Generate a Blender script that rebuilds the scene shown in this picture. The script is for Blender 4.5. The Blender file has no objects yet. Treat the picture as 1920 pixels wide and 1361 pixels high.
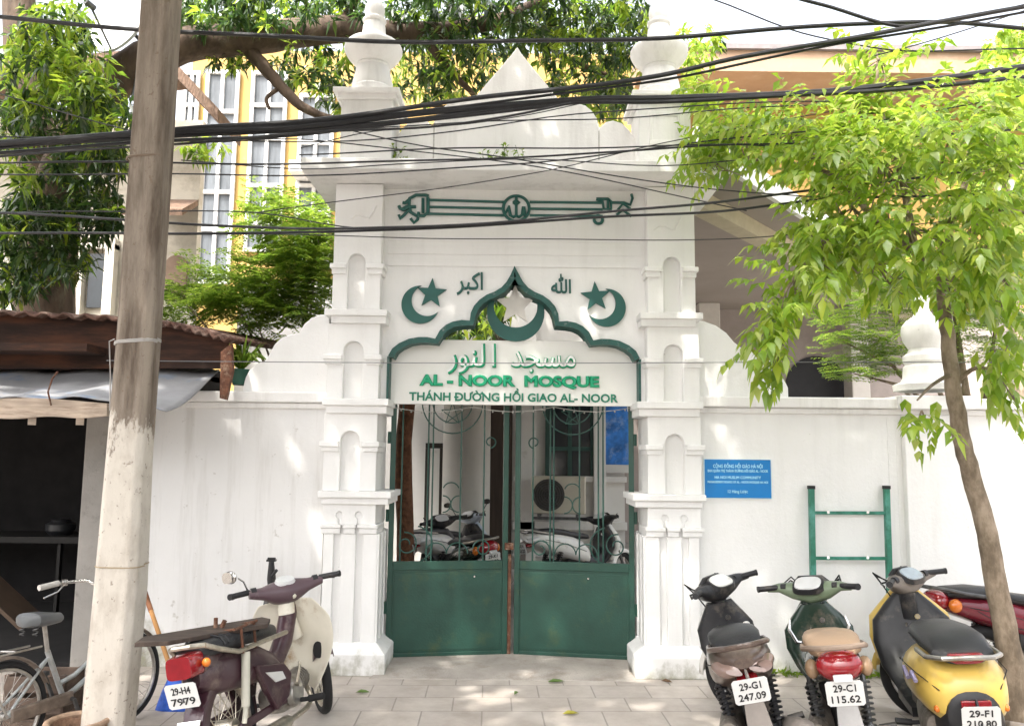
import bpy, bmesh, math, random
import numpy as np
from mathutils import Vector, Matrix, Euler
from mathutils.geometry import tessellate_polygon

random.seed(7)
rng = np.random.default_rng(7)
sc = bpy.context.scene
COL = sc.collection
R = math.radians

# ---------------------------------------------------------------- camera
F = 1500.0
CAM = Vector((0.0, -6.46, 1.70))
RM = Euler((R(90 + 6.5), 0, 0)).to_matrix() @ Matrix.Rotation(R(0.6), 3, 'Z')
cam_d = bpy.data.cameras.new("camera")
cam_d.sensor_fit = 'HORIZONTAL'
cam_d.sensor_width = 36.0
cam_d.lens = 36.0 * F / 1920.0
cam_d.clip_start = 0.05
cam_d.clip_end = 900
cam = bpy.data.objects.new("camera", cam_d)
COL.objects.link(cam)
cam.matrix_world = Matrix.Translation(CAM) @ RM.to_4x4()
sc.camera = cam

# ---------------------------------------------------------------- world, sun, exposure
SUN = Vector((-0.40, -0.62, 1.30)).normalized()
world = bpy.data.worlds.new("World")
sc.world = world
world.use_nodes = True
wn = world.node_tree.nodes
sky = wn.new('ShaderNodeTexSky')
sky.sky_type = 'NISHITA'
sky.sun_disc = False
sky.sun_elevation = math.asin(SUN.z)
sky.sun_rotation = math.atan2(SUN.x, SUN.y)
sky.air_density = 1.0
sky.dust_density = 10.0
sky.ozone_density = 1.0
wn['Background'].inputs[1].default_value = 0.15
hz = wn.new('ShaderNodeHueSaturation')          # thin white overcast haze over the blue
hz.inputs['Saturation'].default_value = 0.35
hz.inputs['Value'].default_value = 1.6
world.node_tree.links.new(sky.outputs[0], hz.inputs['Color'])
world.node_tree.links.new(hz.outputs[0], wn['Background'].inputs[0])
sun_d = bpy.data.lights.new("sun", 'SUN')
sun_d.energy = 2.0
sun_d.angle = R(0.8)
sun_d.color = (1.0, 0.95, 0.87)
sun = bpy.data.objects.new("sun", sun_d)
COL.objects.link(sun)
sun.location = (-6, -10, 20)
sun.rotation_euler = SUN.to_track_quat('Z', 'Y').to_euler()
sc.view_settings.view_transform = 'Standard'
sc.view_settings.look = 'None'
sc.view_settings.gamma = 1.0
sc.view_settings.exposure = 1.74
sc.cycles.max_bounces = 8
sc.cycles.diffuse_bounces = 4
sc.cycles.glossy_bounces = 3
sc.cycles.transparent_max_bounces = 8
sc.cycles.use_denoising = True


def ray(px, py):
    return RM @ Vector(((px - 960) / F, -(py - 680.5) / F, -1.0))


def at(px, py, Y):
    """the point of the plane y = Y that the photograph shows at pixel (px, py)"""
    d = ray(px, py)
    return CAM + d * ((Y - CAM.y) / d.y)


def gnd(px, py, z=0.0):
    d = ray(px, py)
    return CAM + d * ((z - CAM.z) / d.z)


# ---------------------------------------------------------------- objects
def wmat(o):
    m = Matrix.Identity(4)
    while o is not None:
        m = o.matrix_basis @ m
        o = o.parent
    return m


def tag(o, label=None, cat=None, group=None, kind=None):
    if label: o['label'] = label
    if cat: o['category'] = cat
    if group: o['group'] = group
    if kind: o['kind'] = kind
    return o


def empty(name, loc, label, cat, group=None, rot=None):
    o = bpy.data.objects.new(name, None)
    COL.objects.link(o)
    o.empty_display_size = 0.2
    o.location = loc
    if rot is not None: o.rotation_euler = rot
    return tag(o, label, cat, group)


class MB:
    def __init__(s):
        s.v, s.f = [], []

    def add(s, vs, fs, M=None):
        k = len(s.v)
        if M is not None: vs = [M @ Vector(p) for p in vs]
        s.v += [tuple(p) for p in vs]
        s.f += [tuple(i + k for i in f) for f in fs]
        return s

    def box(s, x0, x1, y0, y1, z0, z1, M=None):
        if x0 > x1: x0, x1 = x1, x0
        if y0 > y1: y0, y1 = y1, y0
        if z0 > z1: z0, z1 = z1, z0
        vs = [(x, y, z) for z in (z0, z1) for y in (y0, y1) for x in (x0, x1)]
        return s.add(vs, [(0, 2, 3, 1), (4, 5, 7, 6), (0, 1, 5, 4), (2, 6, 7, 3), (0, 4, 6, 2), (1, 3, 7, 5)], M)

    def prism(s, pts, y0, y1, M=None):
        n = len(pts)
        vs = [(p[0], y0, p[1]) for p in pts] + [(p[0], y1, p[1]) for p in pts]
        tri = tessellate_polygon([[Vector((p[0], p[1], 0)) for p in pts]])
        fs = [tuple(t) for t in tri] + [tuple(i + n for i in reversed(t)) for t in tri]
        fs += [(i, i + n, (i + 1) % n + n, (i + 1) % n) for i in range(n)]
        return s.add(vs, fs, M)

    def frame(s, outer, inner, y0, y1, M=None):
        """plate with a hole; both outlines as (x, z) lists"""
        no, ni = len(outer), len(inner)
        allp = list(outer) + list(inner)
        n = len(allp)
        tri = tessellate_polygon([[Vector((p[0], p[1], 0)) for p in outer], [Vector((p[0], p[1], 0)) for p in inner]])
        vs = [(p[0], y0, p[1]) for p in allp] + [(p[0], y1, p[1]) for p in allp]
        fs = [tuple(t) for t in tri] + [tuple(i + n for i in reversed(t)) for t in tri]
        fs += [(i, i + n, (i + 1) % no + n, (i + 1) % no) for i in range(no)]
        fs += [(no + i, no + (i + 1) % ni, no + (i + 1) % ni + n, no + i + n) for i in range(ni)]
        return s.add(vs, fs, M)

    def tube(s, pts, r, n=8, M=None, cap=True):
        pts = [Vector(p) for p in pts]
        rs = r if isinstance(r, (list, tuple)) else [r] * len(pts)
        T = []
        for i in range(len(pts)):
            a = pts[max(i - 1, 0)]; b = pts[min(i + 1, len(pts) - 1)]
            T.append((b - a).normalized())
        u = T[0].orthogonal().normalized()
        vs, fs = [], []
        for i, p in enumerate(pts):
            u = (u - T[i] * u.dot(T[i])).normalized()
            w = T[i].cross(u)
            for k in range(n):
                a = 2 * math.pi * k / n
                vs.append(p + (u * math.cos(a) + w * math.sin(a)) * rs[i])
        for i in range(len(pts) - 1):
            for k in range(n):
                fs.append((i * n + k, i * n + (k + 1) % n, (i + 1) * n + (k + 1) % n, (i + 1) * n + k))
        if cap:
            fs.append(tuple(range(n - 1, -1, -1)))
            fs.append(tuple((len(pts) - 1) * n + k for k in range(n)))
        return s.add(vs, fs, M)

    def bar(s, p, q, w, h=None, up=(0, 0, 1), M=None):
        p, q = Vector(p), Vector(q)
        h = w if h is None else h
        t = (q - p).normalized()
        u = t.cross(Vector(up))
        u = (t.orthogonal() if u.length < 1e-4 else u).normalized()
        w2 = u.cross(t)
        vs = []
        for c in (p, q):
            for a, b in ((-1, -1), (1, -1), (1, 1), (-1, 1)):
                vs.append(c + u * a * w / 2 + w2 * b * h / 2)
        return s.add(vs, [(3, 2, 1, 0), (4, 5, 6, 7)] + [(i, (i + 1) % 4, (i + 1) % 4 + 4, i + 4) for i in range(4)], M)

    def lathe(s, prof, c=(0, 0, 0), n=24, M=None):
        c = Vector(c)
        vs, fs = [], []
        for r, z in prof:
            for k in range(n):
                a = 2 * math.pi * k / n
                vs.append(c + Vector((r * math.cos(a), r * math.sin(a), z)))
        m = len(prof)
        for i in range(m - 1):
            for k in range(n):
                fs.append((i * n + k, i * n + (k + 1) % n, (i + 1) * n + (k + 1) % n, (i + 1) * n + k))
        fs.append(tuple(range(n - 1, -1, -1)))
        fs.append(tuple((m - 1) * n + k for k in range(n)))
        return s.add(vs, fs, M)

    def loft(s, secs, n=18, M=None, p=2.4):
        """secs: (centre, half-axis u, half-axis v[, power])"""
        vs, fs = [], []
        for e in secs:
            c, u, v = Vector(e[0]), Vector(e[1]), Vector(e[2])
            pw = e[3] if len(e) > 3 else p
            for k in range(n):
                a = 2 * math.pi * (k + .5) / n
                ca, sa = math.cos(a), math.sin(a)
                vs.append(c + u * math.copysign(abs(ca) ** (2 / pw), ca) + v * math.copysign(abs(sa) ** (2 / pw), sa))
        m = len(secs)
        for i in range(m - 1):
            for k in range(n):
                fs.append((i * n + k, i * n + (k + 1) % n, (i + 1) * n + (k + 1) % n, (i + 1) * n + k))
        fs.append(tuple(range(n - 1, -1, -1)))
        fs.append(tuple((m - 1) * n + k for k in range(n)))
        return s.add(vs, fs, M)

    def lx(s, secs, **k):
        """loft along local x: (x, z, half width, half height)"""
        return s.loft([((e[0], e[4] if len(e) > 4 else 0, e[1]), (0, e[2], 0), (0, 0, e[3])) for e in secs], **k)

    def ly(s, secs, **k):
        """loft along local y: (y, x, z, half x, half z)"""
        return s.loft([((e[1], e[0], e[2]), (e[3], 0, 0), (0, 0, e[4])) for e in secs], **k)

    def lz(s, secs, **k):
        """loft along local z: (z, x, half x, half y)"""
        return s.loft([((e[1], 0, e[0]), (e[2], 0, 0), (0, e[3], 0)) for e in secs], **k)

    def ball(s, c, r, n=14, M=None):
        rx, ry, rz = r if isinstance(r, (list, tuple)) else (r, r, r)
        m = n // 2
        secs = []
        for i in range(m + 1):
            a = math.pi * (i + .02) / (m + .04) - math.pi / 2
            secs.append(((c[0], c[1], c[2] + rz * math.sin(a)), (rx * math.cos(a), 0, 0), (0, ry * math.cos(a), 0), 2))
        return s.loft(secs, n=n, M=M)

    def torus(s, c, Rr, r, axis='y', n=32, m=8, M=None, a0=0, a1=360, wide=1.0):
        c = Vector(c)
        full = abs(a1 - a0) >= 360
        k = n if full else n + 1
        vs, fs = [], []
        for i in range(k):
            a = R(a0 + (a1 - a0) * i / n)
            ca, sa = math.cos(a), math.sin(a)
            for j in range(m):
                b = 2 * math.pi * j / m
                q = Rr + r * math.cos(b); h = r * wide * math.sin(b)
                if axis == 'y': vs.append(c + Vector((q * ca, h, q * sa)))
                elif axis == 'z': vs.append(c + Vector((q * ca, q * sa, h)))
                else: vs.append(c + Vector((h, q * ca, q * sa)))
        for i in range(n if full else n):
            i2 = (i + 1) % k
            for j in range(m):
                fs.append((i * m + j, i * m + (j + 1) % m, i2 * m + (j + 1) % m, i2 * m + j))
        return s.add(vs, fs, M)

    def build(s, name, mat, parent=None, smooth=True, local=False, bevel=0.0, sub=0, label=None, angle=38, solid=0.0):
        me = bpy.data.meshes.new(name)
        vs = s.v
        if parent is not None and not local:
            inv = wmat(parent).inverted()
            vs = [tuple(inv @ Vector(p)) for p in vs]
        me.from_pydata([tuple(p) for p in vs], [], s.f)
        bm = bmesh.new(); bm.from_mesh(me)
        bmesh.ops.recalc_face_normals(bm, faces=bm.faces)
        bm.to_mesh(me); bm.free()
        if smooth:
            me.shade_smooth()
            me.set_sharp_from_angle(angle=R(angle))
        me.materials.append(mat)
        o = bpy.data.objects.new(name, me)
        COL.objects.link(o)
        if parent is not None: o.parent = parent
        if solid:
            md = o.modifiers.new("solid", 'SOLIDIFY'); md.thickness = solid; md.offset = 0
        if bevel:
            md = o.modifiers.new("bevel", 'BEVEL'); md.width = bevel; md.segments = 2; md.limit_method = 'ANGLE'; md.angle_limit = R(40)
            md.harden_normals = False
        if sub:
            md = o.modifiers.new("sub", 'SUBSURF'); md.levels = sub; md.render_levels = sub
        if label: o['label'] = label
        return o


def text(name, body, size, mat, parent, M, extrude=0.003, bold=0.0, sx=1.0, width=None, font=None, shear=0, label=None):
    """lettering as a mesh; M places the text's own x (right), y (up), z (out) in world (or parent-local) space"""
    c = bpy.data.curves.new(name, 'FONT')
    c.body = body; c.size = size; c.align_x = 'CENTER'; c.align_y = 'CENTER'
    c.extrude = extrude; c.bevel_depth = bold; c.bevel_resolution = 0; c.resolution_u = 3; c.shear = shear
    t = bpy.data.objects.new(name, c)
    COL.objects.link(t)
    dg = bpy.context.evaluated_depsgraph_get()
    me = bpy.data.meshes.new_from_object(t.evaluated_get(dg))
    bpy.data.objects.remove(t)
    co = np.array([v.co[:] for v in me.vertices])
    mid = (co.max(0) + co.min(0)) / 2
    w = co[:, 0].max() - co[:, 0].min()
    k = sx if width is None else width / w
    for v in me.vertices:
        v.co = M @ Vector(((v.co.x - mid[0]) * k, v.co.y - mid[1], v.co.z))
    me.materials.clear(); me.materials.append(mat)
    o = bpy.data.objects.new(name, me)
    COL.objects.link(o)
    if parent is not None: o.parent = parent
    if label: o['label'] = label
    return o


def copy_tree(o, parent=None):
    c = o.copy(); COL.objects.link(c); c.parent = parent
    for ch in o.children: copy_tree(ch, c)
    return c


# ---------------------------------------------------------------- materials
def nd(nt, t, **kw):
    n = nt.nodes.new(t)
    for k, v in kw.items(): setattr(n, k, v)
    return n


def mat(name, col, rough=.6, metal=0., var=.12, scale=5., bump=.0, bscale=60., spec=.4, dirt=None, dirt_amt=.0, dirt_scale=3.,
        coat=0., world_pos=False, stretch=(1, 1, 1)):
    m = bpy.data.materials.new(name)
    m.use_nodes = True
    nt = m.node_tree; L = nt.links
    b = nt.nodes['Principled BSDF']
    tc = nd(nt, 'ShaderNodeNewGeometry') if world_pos else nd(nt, 'ShaderNodeTexCoord')
    co = tc.outputs['Position' if world_pos else 'Object']
    mp = nd(nt, 'ShaderNodeMapping'); mp.inputs['Scale'].default_value = stretch
    L.new(co, mp.inputs[0])
    no = nd(nt, 'ShaderNodeTexNoise'); no.inputs['Scale'].default_value = scale; no.inputs['Detail'].default_value = 6
    no.inputs['Roughness'].default_value = .62
    L.new(mp.outputs[0], no.inputs['Vector'])
    rp = nd(nt, 'ShaderNodeValToRGB')
    rp.color_ramp.elements[0].position = .3; rp.color_ramp.elements[1].position = .7
    rp.color_ramp.elements[0].color = (*[c * (1 - var) for c in col], 1)
    rp.color_ramp.elements[1].color = (*[min(1, c * (1 + var)) for c in col], 1)
    L.new(no.outputs['Fac'], rp.inputs[0])
    out = rp.outputs[0]
    if dirt is not None and dirt_amt > 0:
        n2 = nd(nt, 'ShaderNodeTexNoise'); n2.inputs['Scale'].default_value = dirt_scale; n2.inputs['Detail'].default_value = 9
        n2.inputs['Roughness'].default_value = .7
        L.new(mp.outputs[0], n2.inputs['Vector'])
        r2 = nd(nt, 'ShaderNodeValToRGB')
        r2.color_ramp.elements[0].position = .62 - .35 * dirt_amt; r2.color_ramp.elements[1].position = .78 - .1 * dirt_amt
        L.new(n2.outputs['Fac'], r2.inputs[0])
        mx = nd(nt, 'ShaderNodeMix', data_type='RGBA')
        L.new(r2.outputs[0], mx.inputs[0]); L.new(out, mx.inputs[6]); mx.inputs[7].default_value = (*dirt, 1)
        out = mx.outputs[2]
    L.new(out, b.inputs['Base Color'])
    b.inputs['Roughness'].default_value = rough
    b.inputs['Metallic'].default_value = metal
    b.inputs['Specular IOR Level'].default_value = spec
    if coat: b.inputs['Coat Weight'].default_value = coat
    if bump:
        n3 = nd(nt, 'ShaderNodeTexNoise'); n3.inputs['Scale'].default_value = bscale; n3.inputs['Detail'].default_value = 5
        L.new(mp.outputs[0], n3.inputs['Vector'])
        bp = nd(nt, 'ShaderNodeBump'); bp.inputs['Strength'].default_value = bump; bp.inputs['Distance'].default_value = .02
        L.new(n3.outputs['Fac'], bp.inputs['Height']); L.new(bp.outputs[0], b.inputs['Normal'])
    return m


def leafmat(name, cols, trans=.45, rough=.42, spec=.35):
    m = bpy.data.materials.new(name); m.use_nodes = True
    nt = m.node_tree; L = nt.links
    b = nt.nodes['Principled BSDF']
    g = nd(nt, 'ShaderNodeNewGeometry')
    rp = nd(nt, 'ShaderNodeValToRGB')
    el = rp.color_ramp.elements
    while len(el) < len(cols): el.new(.5)
    for i, c in enumerate(cols):
        el[i].position = i / (len(cols) - 1); el[i].color = (*c, 1)
    L.new(g.outputs['Random Per Island'], rp.inputs[0])
    L.new(rp.outputs[0], b.inputs['Base Color'])
    b.inputs['Roughness'].default_value = rough
    b.inputs['Specular IOR Level'].default_value = spec
    t = nd(nt, 'ShaderNodeBsdfTranslucent')
    hs = nd(nt, 'ShaderNodeHueSaturation'); hs.inputs['Value'].default_value = 1.5; hs.inputs['Hue'].default_value = .497
    L.new(rp.outputs[0], hs.inputs['Color']); L.new(hs.outputs[0], t.inputs[0])
    mx = nd(nt, 'ShaderNodeMixShader'); mx.inputs[0].default_value = trans
    L.new(b.outputs[0], mx.inputs[1]); L.new(t.outputs[0], mx.inputs[2])
    L.new(mx.outputs[0], nt.nodes['Material Output'].inputs[0])
    return m


def plaster(name, col, streak=.25, grime_h=.35, tint=(.42, .40, .36), moss=(.20, .19, .10), speck=(22, .69, .74, .5)):
    """old limewash: faint rain streaks, patchy repainting, splashed dirt and moss near the pavement"""
    m = bpy.data.materials.new(name); m.use_nodes = True
    nt = m.node_tree; L = nt.links
    b = nt.nodes['Principled BSDF']
    g = nd(nt, 'ShaderNodeNewGeometry')
    def noise(scale, stretch, detail=7, rough=.65):
        mp = nd(nt, 'ShaderNodeMapping'); mp.inputs['Scale'].default_value = stretch
        L.new(g.outputs['Position'], mp.inputs[0])
        n = nd(nt, 'ShaderNodeTexNoise'); n.inputs['Scale'].default_value = scale; n.inputs['Detail'].default_value = detail
        n.inputs['Roughness'].default_value = rough
        L.new(mp.outputs[0], n.inputs['Vector'])
        return n.outputs['Fac']
    def ramp(s, a, c, lo=0., hi=1.):
        r = nd(nt, 'ShaderNodeMapRange'); r.inputs[1].default_value = a; r.inputs[2].default_value = c
        r.inputs[3].default_value = lo; r.inputs[4].default_value = hi
        L.new(s, r.inputs[0]); return r.outputs[0]
    def mix(f, a, c):
        x = nd(nt, 'ShaderNodeMix', data_type='RGBA')
        L.new(f, x.inputs[0])
        if isinstance(a, tuple): x.inputs[6].default_value = (*a, 1)
        else: L.new(a, x.inputs[6])
        x.inputs[7].default_value = (*c, 1)
        return x.outputs[2]
    base = mix(ramp(noise(1.6, (1, 1, 1)), .35, .7, 0, 1), col, tuple(c * .93 for c in col))
    st = ramp(noise(7, (1, 1, .09)), .5, .78, 0, streak)
    o = mix(st, base, tint)
    sp = ramp(noise(speck[0], (1, 1, 1)), speck[1], speck[2], 0, speck[3])
    o = mix(sp, o, tint)
    sep = nd(nt, 'ShaderNodeSeparateXYZ'); L.new(g.outputs['Position'], sep.inputs[0])
    h = ramp(sep.outputs['Z'], 0.0, grime_h, .26, -.12)
    ad = nd(nt, 'ShaderNodeMath', operation='ADD'); L.new(noise(5, (1, 1, .7), 10), ad.inputs[0]); L.new(h, ad.inputs[1])
    o = mix(ramp(ad.outputs[0], .62, .82, 0, .75), o, moss)
    L.new(o, b.inputs['Base Color'])
    b.inputs['Roughness'].default_value = .8; b.inputs['Specular IOR Level'].default_value = .2
    bp = nd(nt, 'ShaderNodeBump'); bp.inputs['Strength'].default_value = .22; bp.inputs['Distance'].default_value = .015
    L.new(noise(30, (1, 1, 1), 6), bp.inputs['Height']); L.new(bp.outputs[0], b.inputs['Normal'])
    return m


W = plaster('limewash', (.82, .815, .80), streak=.16)
W_old = plaster('weathered_limewash', (.74, .735, .725), streak=.55, grime_h=.6, speck=(12, .645, .70, .6))
W_trim = plaster('rain_stained_limewash', (.80, .79, .77), streak=.38, tint=(.30, .28, .25))
GREEN = mat('green_gate_paint', (.018, .062, .045), .38, var=.22, scale=3, dirt=(.055, .085, .04), dirt_amt=.2, dirt_scale=4, bump=.06)
GREEN_TRIM = mat('dark_green_trim', (.018, .085, .072), .5, var=.2, scale=12, dirt=(.3, .32, .3), dirt_amt=.12, dirt_scale=25)
GREEN_LET = mat('green_lettering', (.0, .33, .155), .35, var=.08)
GREEN_LET2 = mat('deep_green_lettering', (.005, .19, .11), .4, var=.08)
BOARD = mat('cream_sign_board', (.80, .79, .75), .45, var=.03, scale=3)
RUST = mat('rusty_iron', (.12, .05, .028), .85, var=.5, scale=20, bump=.3, dirt=(.34, .25, .18), dirt_amt=.3, dirt_scale=18)
BLACK = mat('black_rubber', (.012, .012, .013), .7, var=.2, bump=.1)
BLKPL = mat('black_plastic', (.018, .018, .02), .42, var=.25, scale=14, dirt=(.13, .11, .09), dirt_amt=.22, dirt_scale=6)
CABLE = mat('cable_sheath', (.026, .026, .028), .45, var=.3, scale=8)
CHROME = mat('worn_chrome', (.60, .59, .57), .22, 1., var=.12, scale=30, dirt=(.16, .12, .09), dirt_amt=.25, dirt_scale=22)
ALU = mat('dusty_aluminium', (.42, .40, .37), .42, .85, var=.2, scale=20, dirt=(.2, .16, .12), dirt_amt=.3, dirt_scale=9)
STEEL = mat('dark_steel', (.10, .10, .10), .45, .7, var=.3, scale=20)
GLASSDK = mat('dark_glass', (.02, .025, .03), .08, var=.3, scale=2, spec=.6)
PLATE_W = mat('white_number_plate', (.62, .62, .60), .4, var=.04, dirt=(.4, .37, .33), dirt_amt=.12)
INK = mat('black_ink', (.015, .015, .015), .5, var=.1)
BARK = mat('dark_wet_bark', (.075, .05, .034), .9, var=.5, scale=7, bump=.8, bscale=16, stretch=(1, 1, .35), dirt=(.16, .14, .10), dirt_amt=.2, dirt_scale=5)
# ================================================================ ground
def tiles():
    m = bpy.data.materials.new('pavement_tiles'); m.use_nodes = True
    nt = m.node_tree; L = nt.links; b = nt.nodes['Principled BSDF']
    g = nd(nt, 'ShaderNodeNewGeometry')
    mp = nd(nt, 'ShaderNodeMapping'); mp.inputs['Rotation'].default_value = (0, 0, R(-1.5))
    L.new(g.outputs['Position'], mp.inputs[0])
    br = nd(nt, 'ShaderNodeTexBrick'); br.offset = .5; br.offset_frequency = 2
    br.inputs['Scale'].default_value = 1.0
    br.inputs['Brick Width'].default_value = .40; br.inputs['Row Height'].default_value = .30
    br.inputs['Mortar Size'].default_value = .006; br.inputs['Mortar Smooth'].default_value = .3
    br.inputs['Color1'].default_value = (.56, .51, .46, 1); br.inputs['Color2'].default_value = (.50, .455, .415, 1)
    br.inputs['Mortar'].default_value = (.34, .31, .28, 1)
    L.new(mp.outputs[0], br.inputs['Vector'])
    n = nd(nt, 'ShaderNodeTexNoise'); n.inputs['Scale'].default_value = 2.2; n.inputs['Detail'].default_value = 10; n.inputs['Roughness'].default_value = .7
    L.new(g.outputs['Position'], n.inputs['Vector'])
    rp = nd(nt, 'ShaderNodeValToRGB'); rp.color_ramp.elements[0].position = .32; rp.color_ramp.elements[1].position = .68
    rp.color_ramp.elements[0].color = (.66, .63, .60, 1); rp.color_ramp.elements[1].color = (1, 1, 1, 1)
    L.new(n.outputs['Fac'], rp.inputs[0])
    mx = nd(nt, 'ShaderNodeMix', data_type='RGBA', blend_type='MULTIPLY'); mx.inputs[0].default_value = 1
    L.new(br.outputs['Color'], mx.inputs[6]); L.new(rp.outputs[0], mx.inputs[7])
    L.new(mx.outputs[2], b.inputs['Base Color']); b.inputs['Roughness'].default_value = .75
    bp = nd(nt, 'ShaderNodeBump'); bp.inputs['Strength'].default_value = .35; bp.inputs['Distance'].default_value = .01
    sb = nd(nt, 'ShaderNodeMath', operation='SUBTRACT'); L.new(n.outputs['Fac'], sb.inputs[0]); L.new(br.outputs['Fac'], sb.inputs[1])
    L.new(sb.outputs[0], bp.inputs['Height']); L.new(bp.outputs[0], b.inputs['Normal'])
    return m

ASPH = mat('asphalt', (.055, .055, .056), .85, var=.3, scale=3, bump=.5, bscale=120, world_pos=True)
EARTH = mat('town_ground', (.20, .18, .15), .9, var=.3, scale=.5, bump=.3, world_pos=True)
CONC = mat('courtyard_concrete', (.30, .285, .265), .8, var=.2, scale=2, bump=.2, world_pos=True)
SLAB = mat('threshold_concrete', (.38, .345, .31), .85, var=.22, scale=3, bump=.35, world_pos=True, dirt=(.24, .2, .16), dirt_amt=.3, dirt_scale=4)

tag(MB().box(-400, 400, -400, 400, -.5, -.152).build('ground', EARTH, smooth=False), kind='structure')
tag(MB().box(-60, 60, -13, -4.02, -.151, -.13).build('road', ASPH, smooth=False), kind='structure')
m = MB()
for i in range(60): m.box(-30 + i * 1.0, -29.01 + i * 1.0, -4.0, -3.86, -.15, .0)
tag(m.build('kerb', SLAB, smooth=False, bevel=.012), kind='structure')
tag(MB().box(-30, 30, -3.855, .40, -.15, .0).build('pavement', tiles(), smooth=False), kind='structure')
tag(MB().box(-14, 16, .42, 12, -.15, .03).build('courtyard_floor', CONC, smooth=False), kind='structure')
# sloping concrete threshold in front of the gate
a = gnd(690, 1272); b_ = gnd(1195, 1278)
m = MB(); m.add([(a.x, a.y, .004), (b_.x, a.y, .004), (b_.x - .03, .02, .03), (1.02, .62, .034), (-1.02, .62, .034), (a.x + .06, .02, .03),
                 (a.x, a.y, -.06), (b_.x, a.y, -.06), (b_.x - .03, .02, -.06), (1.02, .62, -.06), (-1.02, .62, -.06), (a.x + .06, .02, -.06)],
                [(0, 1, 2, 5), (5, 2, 3, 4), (0, 6, 7, 1), (1, 7, 8, 2), (2, 8, 9, 3), (3, 9, 10, 4), (4, 10, 11, 5), (5, 11, 6, 0)])
tag(m.build('gate_threshold', SLAB, smooth=False, bevel=.01), kind='structure')
# ================================================================ the gateway
XC = at(962, 700, 0).x
gate = empty('gateway', (XC, .1, 0), 'tall white mosque gateway with two niched pillars and a green edged pointed arch', 'gateway')


def zz(py, Y=0.0): return at(700, py, Y).z
def xx(px, py, Y=0.0): return at(px, py, Y).x


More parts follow.
